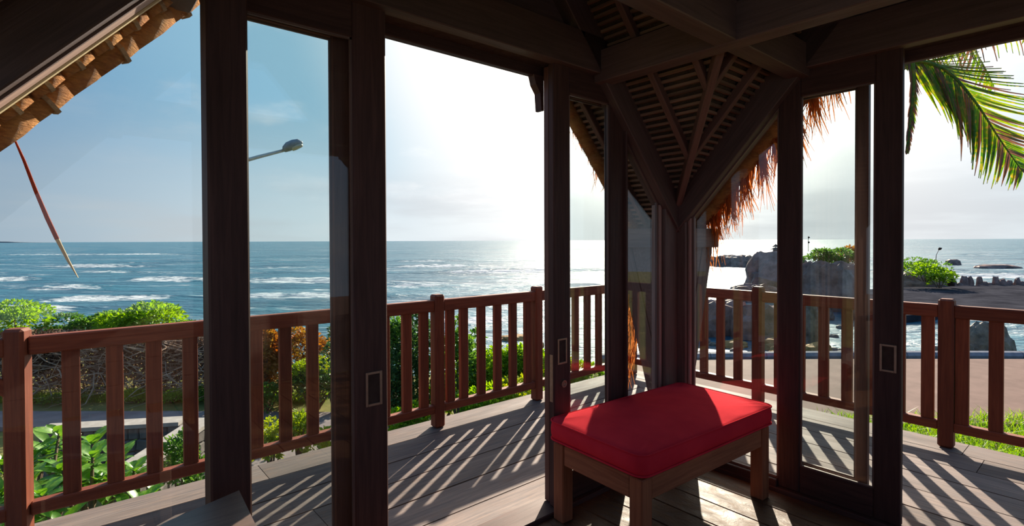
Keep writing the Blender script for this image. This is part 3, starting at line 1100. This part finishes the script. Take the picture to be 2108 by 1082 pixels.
for (a, b, t, v, lb) in ((1488, 1545, 703, 716, 'flat orange-brown rock in foam before the layered ledge'), (1575, 1650, 699, 722, 'orange-brown rock lump at the foot of the layered ledge'),
                         (1590, 1640, 716, 734, 'low orange rock nearest the kerb'), (1660, 1730, 708, 742, 'yellow-brown weedy rock at the foot of the tall boulder'),
                         (1028, 1095, 692, 702, 'long flat orange rock lying in the surf beyond the shrubs'), (1088, 1120, 704, 716, 'small orange rock beside the long flat one in the surf'),
                         (1990, 2040, 634, 642, 'flat yellow-brown weedy rock at the edge of the tidal pool'), (2050, 2130, 638, 654, 'yellow-brown weedy bank beyond the large boulder')):
    rock('shore_rock', a, b, t, v, lb, M['rock_pale'], .8, .3, .4, sub=3, group=pg)
dg = 'dark reef stones in the shallows'
for k in range(16):
    u = random.uniform(1440, 1800); v = random.uniform(700, 738)
    rock('reef_stone', u - random.uniform(5, 16), u + random.uniform(5, 16), v - random.uniform(3, 8), v, 'small dark wet stone among the shallows beside the kerb', M['boulder'], .8, .3, .4, sub=2, group=dg)
for k in range(9):
    u = random.uniform(1500, 1760); v = random.uniform(655, 698)
    rock('reef_stone', u - 9, u + 9, v - 6, v, 'small dark wet stone among the shallows beside the kerb', M['boulder'], .8, .3, .4, sub=2, group=dg)
# flat tidal platform at the point
pts = [on_z(u, v, ZS + .55) for u, v in ((1780, 596), (1870, 590), (1960, 588), (2200, 584), (2300, 632), (2160, 636), (2040, 640), (1920, 646), (1800, 652), (1740, 640))]
for p in pts: p.z = ZS + .55
o = prism('rock_platform', pts, (0, 0, -1.4), simple('dark_wet_platform', (.022, .022, .028), (.06, .06, .072), .5, 1., .5, .1, **{'Specular IOR Level': 0.}))
tag(o, 'broad flat dark tidal rock platform below the point', 'rock platform')
fg = 'row of stones along the outer edge of the platform'
for k in range(13):
    u = 1965 + k * 13 + random.uniform(-3, 3)
    rock('edge_stone', u - random.uniform(5, 10), u + random.uniform(5, 10), 590 - random.uniform(8, 24), 590, 'dark upright stone in the row edging the tidal platform', R_, .8, .3, .3, z=ZS + .3, sub=3, group=fg)
rock('sea_stack', 1952, 1982, 533, 545, 'small flat-topped reddish rock standing in the surf beyond the point', R_, .6, .2, .9, sub=3)
rock('sea_reef', 2020, 2108, 544, 552, 'long low reddish reef awash beyond the platform', R_, .4, .2, .6, sub=3)

# little shrine on the cliff, statue and lamps on the point
c = on_z(1597, 522, -.05); Yq = (at(1597, 522, 60) - CAM).dot(FWD)
sb = at(1597, 523, 60)
e = empty('cliff_shrine', sb, 'tiny dark roofed shrine on top of the sloping cliff', 'shrine')
bar('shrine_post', sb - Vector((0, 0, .5)), sb + Vector((0, 0, .75)), .45, .45, M['dark'], e, bev=0)
for z0, r0, h0 in ((.55, .70, .3), (.85, .42, .35)):
    vs = [sb + Vector((math.cos(a * PI / 4) * r0, math.sin(a * PI / 4) * r0, z0)) for a in range(8)] + [sb + Vector((0, 0, z0 + h0))]
    pyobj('shrine_roof', vs, [(i, (i + 1) % 8, 8) for i in range(8)] + [tuple(range(8))[::-1]], M['dark'], e)
sb = at(1958, 588, 58)
e = empty('stone_statue', sb, 'dark stone guardian figure at the tip of the green point', 'statue')
prof = [(.0, .42), (.35, .45), (.5, .3), (1.0, .36), (1.3, .26), (1.45, .16), (1.62, .2), (1.8, .06)]
tube('statue_body', [sb + Vector((0, 0, z)) for z, r in prof], [r * .8 for z, r in prof], M['dark'], e, 8)
sb = at(1926, 545, 62)
e = empty('path_lamp', sb, 'slender leaning lamp pole on the green point', 'lamp')
tube('pole', [sb, sb + Vector((0, 0, 1.2)) + RGT * .1, sb + Vector((0, 0, 1.9)) + RGT * .45], [.035, .03, .025], M['dark'], e, 6)
tube('lamp_head', [sb + Vector((0, 0, 1.82)) + RGT * .36, sb + Vector((0, 0, 1.92)) + RGT * .5, sb + Vector((0, 0, 1.98)) + RGT * .7], [.08, .17, .08], M['dark'], e, 8)
sb = at(1664, 517, 48)
e = empty('path_lamp', sb, 'thin pole with two small lamps above the shrub-topped cliff', 'lamp')
tube('pole', [sb, sb + Vector((0, 0, 1.35))], [.02, .02], M['dark'], e, 6)
for z in (.75, 1.2): tube('lamp_head', [sb + Vector((0, 0, z)), sb + Vector((0, 0, z + .08)) + RGT * .06, sb + Vector((0, 0, z + .16))], [.04, .1, .04], M['dark'], e, 8)

# ---------------------------------------------------------------- planting
def leaf_geo(vs, fs, c, d_, up, ln, wd, droop=.25):
    d_ = d_.normalized()
    sd_ = d_.cross(up)
    if sd_.length < 1e-3: sd_ = d_.orthogonal()
    sd_.normalize()
    nn = sd_.cross(d_)
    b = len(vs)
    vs += [c, c + d_ * ln * .45 + sd_ * wd * .5 + nn * wd * .1, c + d_ * ln * .5 - nn * wd * .06, c + d_ * ln * .45 - sd_ * wd * .5 + nn * wd * .1,
           c + d_ * ln - Vector((0, 0, droop * ln))]
    fs += [(b, b + 1, b + 2), (b, b + 2, b + 3), (b + 1, b + 4, b + 2), (b + 2, b + 4, b + 3)]


def rvec():
    while True:
        v = Vector((random.uniform(-1, 1), random.uniform(-1, 1), random.uniform(-1, 1)))
        if .05 < v.length < 1: return v


def shrub(name, u, Y, v_top, wpx, label, mat, n=1500, leaf=.14, base_z=ZG, group=None, cat='shrub', hole=.0, v_bot=None, lobes=7):
    top = at(u, v_top, Y)
    wd = wpx / FPX * Y
    h = top.z - base_z
    e = empty(name, (top.x, top.y, base_z), label, cat, group)
    zb = base_z + (.0 if v_bot is None else max(0, at(u, v_bot, Y).z - base_z))
    hh = top.z - zb
    lob = []
    for k in range(lobes):
        lob.append((Vector((random.uniform(-.5, .5) * wd * .75, random.uniform(-.35, .35) * wd, 0)), random.uniform(.2, .36)))
        c_, r_ = lob[-1]; c_.z = zb - base_z + hh * (r_ * .9 + (1 - 1.9 * r_) * random.random() ** .7)
    lob.append((Vector((0, 0, hh * .74 + zb - base_z)), .26))
    vs = []; fs = []
    for i in range(n):
        c, r = random.choice(lob)
        d_ = rvec().normalized()
        if d_.z < -.3: d_.z *= -1
        rr = r * random.uniform(.75, 1.0)
        p = c + Vector((d_.x * wd * rr, d_.y * wd * rr, d_.z * hh * rr))
        if p.z > hh + zb - base_z: p.z = hh + zb - base_z - random.random() * .1 * hh
        dd = (d_ + rvec() * .7 + Vector((0, 0, .25))).normalized()
        leaf_geo(vs, fs, p, dd, rvec(), leaf * random.uniform(.6, 1.3), leaf * .5 * random.uniform(.7, 1.2))
    m = Matrix((RGT, FWD, Vector((0, 0, 1)))).transposed().to_4x4(); m.translation = Vector((top.x, top.y, base_z))
    pyobj('foliage', vs, fs, mat, e, m)
    vs = []; fs = []
    for c, r in lob:
        a, b = tube_geo([Vector((c.x * .2, c.y * .2, 0)), Vector((c.x * .6, c.y * .6, c.z * .55)), c], [.03 * wd ** .5, .022 * wd ** .5, .008], 5)
        o_ = len(vs); vs += a; fs += [tuple(i + o_ for i in f) for f in b]
    pyobj('stems', vs, fs, M['bark'], e, m)
    return e


def brush(u, Y, v_top, wpx, label, n=260):
    """heap of dead branches"""
    top = at(u, v_top, Y); wd = wpx / FPX * Y; h = top.z - ZG
    e = empty('dry_brush', (top.x, top.y, ZG), label, 'dry brush', 'heaps of dead brush along the road')
    vs = []; fs = []
    for i in range(n):
        a = Vector((random.uniform(-.55, .55) * wd, random.uniform(-.9, .5), random.uniform(.1, 1) * h))
        d_ = Vector((random.gauss(0, 1), random.gauss(0, .5), random.gauss(0, .35))).normalized()
        ln = random.uniform(.4, 1.3)
        p = [a]
        for k in range(3):
            d_ = (d_ + rvec() * .35).normalized(); p.append(p[-1] + d_ * ln / 3)
        for q_ in p: q_.z = max(.05, min(h, q_.z))
        r = random.uniform(.006, .02)
        g, f = tube_geo(p, [r, r * .9, r * .7, r * .3], 4)
        o_ = len(vs); vs += g; fs += [tuple(i + o_ for i in f_) for f_ in f]
    m = Matrix((RGT, FWD, Vector((0, 0, 1)))).transposed().to_4x4(); m.translation = Vector((top.x, top.y, ZG))
    b = pyobj('branches', vs, fs, M['twig'], e, m)
    vs = []; fs = []
    for i in range(n * 9):
        p = Vector((random.uniform(-.55, .55) * wd, random.uniform(-.6, .6), random.uniform(.05, 1) ** .7 * h))
        leaf_geo(vs, fs, p, rvec(), rvec(), random.uniform(.08, .22), random.uniform(.04, .10))
    pyobj('dead_leaves', vs, fs, M['dead'], e, m)
    return e


hg = 'green hedge shrubs beyond the road'
shrub('hedge_shrub', 30, 15.5, 618, 150, 'bright yellow-green feathery shrub above the corner railing post', M['leaf_bright'], 2600, .13, group=hg, v_bot=700)
shrub('hedge_shrub', 130, 16.0, 648, 120, 'dark glossy seaside shrub at the low dip of the hedge', M['leaf_mid'], 1800, .16, group=hg, v_bot=710)
shrub('hedge_shrub', 215, 16.0, 646, 100, 'mid-green round-leaved shrub in the hedge behind the dead brush', M['leaf_mid'], 2000, .17, group=hg, v_bot=710)
shrub('hedge_shrub', 305, 15.6, 624, 140, 'tallest bright green round-leaved shrub in the hedge', M['leaf_bright'], 2400, .17, group=hg, v_bot=710)
shrub('hedge_shrub', 385, 15.8, 664, 90, 'small green hedge shrub tapering off next to the wall post', M['leaf_mid'], 1300, .16, group=hg, v_bot=710)
shrub('hedge_shrub', 480, 15.8, 650, 110, 'green hedge shrub behind the wall post', M['leaf_mid'], 1300, .16, group=hg, v_bot=710)
for i, (u, w_) in enumerate(((60, 150), (170, 160), (290, 170), (400, 150), (500, 130))):
    brush(u, 14.8, 682, w_, ['heap of dead grey branches under the feathery shrub', 'heap of dead branches below the dip of the hedge', 'heap of dead brown branches under the tallest hedge shrub',
                             'heap of tan dead branches next to the wall post', 'heap of dead branches hidden behind the wall post'][i])
vg = 'low clipped verge shrubs at the road edge'
shrub('verge_shrub', 150, 14.1, 806, 90, 'low mid-green verge shrub at the foot of the dead brush', M['leaf_mid'], 900, .09, group=vg)
shrub('verge_shrub', 272, 14.0, 803, 64, 'low domed yellow-green verge shrub', M['leaf_yellow'], 1300, .07, group=vg)
shrub('verge_shrub', 352, 14.0, 803, 60, 'low green verge shrub beside the yellow-green dome', M['leaf_bright'], 900, .09, group=vg)
shrub('verge_shrub', 425, 14.0, 788, 50, 'small green verge shrub against the wall post', M['leaf_mid'], 600, .09, group=vg)
shrub('verge_shrub', 72, 14.0, 822, 50, 'small bright sprig at the foot of the corner railing post', M['leaf_bright'], 300, .1, group=vg)
shrub('croton_shrub', 548, 13.6, 676, 80, 'orange and red croton shrub seen through the sliding door', M['leaf_orange'], 3200, .15, cat='shrub')
shrub('croton_shrub', 630, 14.4, 678, 120, 'olive-orange croton shrub behind the yellow-green one', M['leaf_orange'], 3200, .13, cat='shrub')
shrub('rounded_shrub', 655, 13.4, 735, 110, 'dark rounded shrub with a sunlit yellow-green crown seen through the sliding door', M['leaf_yellow'], 2600, .10)
shrub('rounded_shrub', 640, 13.2, 765, 130, 'dark green shrub at the roadside seen through the sliding door', M['leaf_dark'], 2200, .13)
shrub('rounded_shrub', 545, 13.0, 790, 80, 'green shrub with pale flowers below the croton', M['leaf_mid'], 1100, .12)
shrub('rounded_shrub', 690, 12.9, 655, 60, 'slim dark shrub standing against the door stile', M['leaf_dark'], 900, .13)
fgp = 'bright shrubs on the near side of the road'
shrub('young_shrub', 555, 9.6, 862, 60, 'yellow-green young shrub below the croton, by the bottom rail', M['leaf_yellow'], 700, .12, group=fgp)
shrub('young_shrub', 612, 9.8, 848, 70, 'tallest yellow-green young shrub below the dark roadside shrub', M['leaf_yellow'], 800, .12, group=fgp)
shrub('young_shrub', 672, 10, 888, 60, 'low yellow-green young shrub at the door stile', M['leaf_yellow'], 500, .12, group=fgp)
shrub('young_shrub', 452, 9.9, 925, 30, 'small yellow-green shrub by the wall post and road', M['leaf_yellow'], 400, .11, group=fgp)
shrub('climbing_shrub', 374, 7.7, 886, 76, 'leafy shrub growing against the stone wall with the broad coping', M['leaf_mid'], 1300, .10)
shrub('tall_shrub', 815, 12.2, 650, 80, 'tall dark shrub with light tips left of the railing post', M['leaf_mid'], 2200, .13)
shrub('tall_shrub', 858, 12.0, 632, 110, 'tallest dark green shrub behind the seaward railing', M['leaf_dark'], 3200, .13)
shrub('tall_shrub', 800, 11.4, 760, 110, 'dark spreading shrub low behind the balusters', M['leaf_dark'], 2000, .13)
shrub('tall_shrub', 940, 11.6, 650, 62, 'slender mid-green shrub right of the seaward railing post', M['leaf_mid'], 1600, .13)
shrub('tall_shrub', 985, 12.4, 668, 40, 'thin twiggy shrub with sparse leaves against the water', M['leaf_mid'], 260, .13, lobes=4)
bgp = 'bright green seaside shrubs below the railing'
for i, (u, vt, w_, m_) in enumerate(((905, 790, 90, 'leaf_bright'), (975, 735, 95, 'leaf_bright'), (1020, 712, 90, 'leaf_bright'), (1065, 708, 80, 'leaf_bright'), (1105, 715, 80, 'leaf_bright'),
                                     (1150, 730, 80, 'leaf_yellow'), (1195, 745, 80, 'leaf_bright'), (850, 830, 90, 'leaf_bright'), (990, 795, 110, 'leaf_bright'), (1075, 775, 110, 'leaf_yellow'))):
    shrub('seaside_shrub', u, 12.0 if i < 7 else 10.6, vt, w_,
          ['low bright shrub at the foot of the seaward railing post', 'bright green shrub under the thin twiggy one', 'bright green shrub left of the flat orange surf rock', 'bright shrub below the long flat surf rock',
           'bright shrub beside the railing post at the lockable door', 'yellow-green shrub behind the lockable door', 'bright shrub glimpsed through the lockable door glass',
           'low bright shrub under the tallest dark shrub', 'low leafy shrub filling the gap above the bottom rail', 'low yellow-green shrub under the surf rocks'][i], M[m_], 2300, .12, group=bgp)
cgp = 'shrubs on the rocky point'
for u, vt, w_, Y, m_, lb in ((1690, 513, 60, 47, 'leaf_mid', 'green shrub on the sheer cliff next to the door stile'), (1735, 512, 70, 47, 'leaf_mid', 'green shrub on the sheer cliff below a small reddish bush'),
                             (1752, 508, 40, 48, 'leaf_orange', 'small reddish bush topping the sheer cliff'),
                             (1885, 530, 80, 60, 'leaf_mid', 'olive shrub at the crest of the green point'), (1905, 543, 90, 58, 'leaf_bright', 'bright green shrub mat on the green point'), (1935, 556, 60, 57, 'leaf_bright', 'bright green shrub beside the stone figure')):
    t = at(u, vt, Y)
    shrub('cliff_shrub', u, Y, vt, w_, lb, M[m_], 900, .35, base_z=t.z - 1.9, group=cgp)

# broad-leaved plants close below the deck, every leaf its own piece
def leaf_mesh():
    vs = []; fs = []
    prof = [(0, .03), (.15, .3), (.35, .47), (.6, .5), (.82, .33), (1, .02)]
    for i, (t, w_) in enumerate(prof):
        z = .10 * math.sin(t * 2.2) - .28 * t * t
        vs += [(t, -w_ * .42, z + .05 * w_), (t, 0, z - .03), (t, w_ * .42, z + .05 * w_)]
    for i in range(len(prof) - 1):
        for k in (0, 1):
            a = i * 3 + k
            fs.append((a, a + 1, a + 4, a + 3))
    me = bpy.data.meshes.new('broad_leaf'); me.from_pydata(vs, [], fs); me.materials.append(M['leaf_big'])
    for p in me.polygons: p.use_smooth = True
    return me


LM = leaf_mesh()


def broadleaf(u, v, Y, label, heads=5, per=11, ln=.34, spread=.55):
    c = at(u, v, Y)
    e = empty('broadleaf_plant', (c.x, c.y, ZG), label, 'plant', 'broad-leaved plants below the deck')
    base = Vector((c.x, c.y, ZG))
    for h in range(heads):
        p = c + Vector((random.uniform(-1, 1) * spread, random.uniform(-1, 1) * spread, random.uniform(-.55, .1)))
        tube('stem', [base, base.lerp(p, .5) + Vector((random.uniform(-.1, .1), random.uniform(-.1, .1), .1)), p], [.035, .026, .015], M['bark'], e, 6)
        for k in range(per):
            yaw = k * 2.4 + random.uniform(-.3, .3)
            el = .9 - 1.1 * k / per + random.uniform(-.15, .15)
            sc = ln * random.uniform(.7, 1.15)
            m = (Matrix.Translation(p - Vector((0, 0, .012 * k))) @ Matrix.Rotation(yaw, 4, 'Z') @ Matrix.Rotation(-el, 4, 'Y')
                 @ Matrix.Rotation(random.uniform(-.4, .4), 4, 'X') @ Matrix.Diagonal((sc, sc, sc, 1)))
            meshobj('leaf', LM, None, e, m)
    return e


broadleaf(95, 905, 6.6, 'broad-leaved plant with large glossy leaves next to the corner railing post', 8, 13, .30, .5)
broadleaf(175, 925, 6.2, 'broad-leaved plant with large leaves in front of the stone wall', 8, 13, .30, .45)
broadleaf(60, 930, 7.2, 'broad-leaved plant partly hidden by the corner railing post', 5, 12, .30, .45)
broadleaf(215, 950, 6.8, 'broad-leaved plant with upright leaves below the coping of the roadside wall', 6, 12, .30, .45)
broadleaf(270, 990, 6.0, 'low broad-leaved plant at the foot of the broad stone coping', 3, 9, .28, .28)
broadleaf(110, 1010, 5.6, 'shaded broad-leaved plant low under the bottom rail by the corner post', 6, 11, .28, .45)

# grass: tufts along the deck edge and the verge
def grass(name, quads, label, n, h):
    vs = []; fs = []
    for i in range(n):
        (x0, x1, y0, y1) = random.choice(quads)
        c = cp(random.uniform(x0, x1), random.uniform(y0, y1), ZG)
        a = random.uniform(0, 2 * PI); t = Vector((math.cos(a), math.sin(a), 0)) * .012
        l = Vector((random.gauss(0, .1), random.gauss(0, .1), h * random.uniform(.5, 1.2)))
        b = len(vs)
        vs += [c - t, c + t, c + l * .6 + t * .7, c + l * .6 - t * .7, c + l + Vector((l.x, l.y, -.02))]
        fs += [(b, b + 1, b + 2, b + 3), (b + 3, b + 2, b + 4)]
    o = pyobj(name, vs, fs, M['grass'])
    return tag(o, label, 'grass', kind='stuff')


grass('grass', [(4.5, 16, 9.2, 12.3)], 'bright green grass strip between the deck and the paved path', 9000, .34)
grass('grass', [(-14, -5, 13.9, 14.5), (-4.0, 2, 9.0, 10.2), (-1, 5, 8.5, 12.5)], 'rough green grass on the road verge and under the shrubs', 9000, .28)

# ---------------------------------------------------------------- street lamp
Yl = 14.0
pb = at(478, 330, Yl); pb = Vector((pb.x, pb.y, ZG))
sl_ = empty('street_lamp', pb, 'street lamp with a long pale arm and rounded grey head above the hedge', 'street lamp')
top = at(478, 338, Yl)
tube('pole', [pb, Vector((top.x, top.y, top.z))], [.075, .055], M['lampmetal'], sl_, 10)
a0 = at(476, 339, Yl); a1 = at(592, 308, Yl)
tube('arm', [a0, a0.lerp(a1, .5) + Vector((0, 0, .01)), a1], [.055, .05, .042], M['lampmetal'], sl_, 8)
h0 = at(584, 309, Yl); h1 = at(625, 295, Yl)
ax = (h1 - h0)
prof = [(0, .03, 0), (.08, .10, .01), (.3, .145, .04), (.6, .15, .05), (.85, .12, .05), (1, .03, .03)]
vs = []; fs = []
mm = 12
uu = ax.normalized(); sd_ = uu.cross(Vector((0, 0, 1))).normalized(); nn = sd_.cross(uu)
for t, r, o_ in prof:
    for k in range(mm):
        g = 2 * PI * k / mm
        vs.append(h0 + ax * t + nn * (o_ + r * .85 * math.sin(g)) + sd_ * r * math.cos(g))
for j in range(len(prof) - 1):
    for k in range(mm): fs.append((j * mm + k, j * mm + (k + 1) % mm, (j + 1) * mm + (k + 1) % mm, (j + 1) * mm + k))
fs += [tuple(range(mm))[::-1], tuple(range((len(prof) - 1) * mm, len(prof) * mm))]
pyobj('lamp_head', vs, fs, M['lampgrey'], sl_, smooth=True)
vs = []; fs = []
for t, r, o_ in ((.45, .05, -.06), (.55, .12, -.055), (.8, .12, -.04), (.95, .05, -.03)):
    for k in range(mm):
        g = 2 * PI * k / mm
        vs.append(h0 + ax * t + nn * (o_ + .05 * math.sin(g)) + sd_ * r * math.cos(g))
for j in range(3):
    for k in range(mm): fs.append((j * mm + k, j * mm + (k + 1) % mm, (j + 1) * mm + (k + 1) % mm, (j + 1) * mm + k))
fs += [tuple(range(mm))[::-1], tuple(range(3 * mm, 4 * mm))]
pyobj('lens', vs, fs, M['lens'], sl_, smooth=True)

# ---------------------------------------------------------------- dangling strip from the thatch
pts_ = [(33, 286, 1.74), (52, 330, 1.75), (75, 392, 1.76), (98, 448, 1.77), (118, 492, 1.78), (140, 536, 1.78), (160, 571, 1.78)]
e = empty('dangling_strip', at(33, 286, 1.74), 'thin red and straw-coloured leaf strip dangling from the thatch edge', 'leaf strip')
def strip(name, pts, w0, w1, mat, par):
    vs = []; fs = []
    n = len(pts)
    for i, p in enumerate(pts):
        f = i / (n - 1); w_ = w0 + (w1 - w0) * f
        t = (RGT * .8 + FWD * .5 * math.sin(f * 3) + Vector((0, 0, .25))).normalized() * w_
        th = FWD * .0012
        vs += [p - t - th, p + t - th, p + t + th, p - t + th]
    for i in range(n - 1):
        for k in range(4): fs.append((i * 4 + k, i * 4 + (k + 1) % 4, i * 4 + 4 + (k + 1) % 4, i * 4 + 4 + k))
    fs += [(0, 1, 2, 3), (4 * n - 1, 4 * n - 2, 4 * n - 3, 4 * n - 4)]
    pyobj(name, vs, fs, mat, par)
P3 = [at(*p) for p in pts_]
strip('red_strip', P3[:5], .0028, .0070, M['redstrip'], e)
strip('straw_tip', P3[4:], .0066, .0006, M['straw_pale'], e)

# ---------------------------------------------------------------- palm
Yp = 9.0
ptop = at(1834, 130, Yp); pbase = Vector((ptop.x, ptop.y, ZG))
pm = empty('coconut_palm', pbase, 'coconut palm behind the shore-side door with one long frond arching over the railing', 'palm tree')
tube('trunk', [pbase, pbase + Vector((.02, .0, 2.4)), pbase + Vector((0, .02, 4.8)), ptop], [.19, .14, .13, .12], M['bark'], pm, 10)


def leaflet_mesh():
    vs = []; fs = []
    prof = [(0, .012), (.2, .028), (.5, .026), (.8, .014), (1, .001)]
    for t, w_ in prof:
        z = -.12 * t * t
        vs += [(t, -w_, z + .012), (t, 0, z), (t, w_, z + .012)]
    for i in range(4):
        for k in (0, 1):
            a = i * 3 + k; fs.append((a, a + 1, a + 4, a + 3))
    out = []
    for mt in ('palm', 'palm_dry'):
        me = bpy.data.meshes.new('leaflet'); me.from_pydata(vs, [], fs); me.materials.append(M[mt]); out.append(me)
    return out


LF = leaflet_mesh()


def curve_at(pts, f):
    x = f * (len(pts) - 1); i = min(int(x), len(pts) - 2); t = x - i
    p0 = pts[max(i - 1, 0)]; p1 = pts[i]; p2 = pts[i + 1]; p3 = pts[min(i + 2, len(pts) - 1)]
    return .5 * ((2 * p1) + (p2 - p0) * t + (2 * p0 - 5 * p1 + 4 * p2 - p3) * t * t + (3 * p1 - p0 - 3 * p2 + p3) * t ** 3)


def frond(pts, n, ln, side_dirs, dry=.2, f0=.12):
    C = [curve_at(pts, k / 24) for k in range(25)]
    fr = tube('frond', C, [.035 * (1 - k / 25) + .006 for k in range(25)], M['bark'] if dry > .8 else M['palm'], pm, 6)
    for k in range(n):
        f = f0 + (1 - f0) * (k + .5) / n
        p = curve_at(pts, f)
        tg = (curve_at(pts, min(1, f + .02)) - curve_at(pts, max(0, f - .02))).normalized()
        for sdv in side_dirs:
            dv = (sdv(f) + tg * .35 + rvec() * .10).normalized()
            l = ln * (math.sin(PI * (.18 + .80 * f)) * .85 + .15) * random.uniform(.8, 1.1)
            zax = dv.cross(tg).normalized()
            yax = zax.cross(dv)
            m = Matrix((dv, yax, zax)).transposed().to_4x4(); m.translation = p
            tip_dry = random.random() < dry
            meshobj('leaflet', LF[1 if tip_dry else 0], None, fr, m @ Matrix.Diagonal((l, 1.0, l, 1)))
    return fr


Z = Vector((0, 0, 1))
fp = [at(1845, 150, 9.0), at(1890, 128, 8.9), at(1950, 150, 8.7), at(2005, 210, 8.5), at(2055, 285, 8.35), at(2103, 352, 8.25)]
frond(fp, 62, 1.25, [lambda f: -Z * 1.0 + RGT * (.12 - .75 * f) - FWD * .25, lambda f: RGT * 1.0 + Z * (.05 - .25 * f) + FWD * .25], .25)
fp2 = [at(1845, 140, 9.0), at(1900, 60, 9.2), at(2000, 20, 9.5), at(2110, 50, 9.8), at(2180, 130, 10)]
frond(fp2, 40, 1.0, [lambda f: -Z + RGT * .3, lambda f: RGT * .4 + FWD - Z * .3], .6)
fp3 = [at(1848, 130, 9.0), at(1872, 120, 8.8), at(1880, 165, 8.7), at(1874, 235, 8.65), at(1867, 310, 8.6)]
frond(fp3, 44, .34, [lambda f: -Z + RGT * .25, lambda f: -Z - RGT * .25], .7)
fp4 = [ptop, ptop + Vector((-.6, .9, .7)), ptop + Vector((-1.1, 2.0, .6)), ptop + Vector((-1.3, 3.0, -.2))]
frond(fp4, 30, .9, [lambda f: -Z + RGT * .6, lambda f: -Z - RGT * .6], .2)
fp5 = [ptop, ptop + Vector((1.0, -.2, .9)), ptop + Vector((2.2, -.6, .8)), ptop + Vector((3.1, -.9, 0))]
frond(fp5, 30, .9, [lambda f: -Z + FWD * .6, lambda f: -Z - FWD * .6], .2)
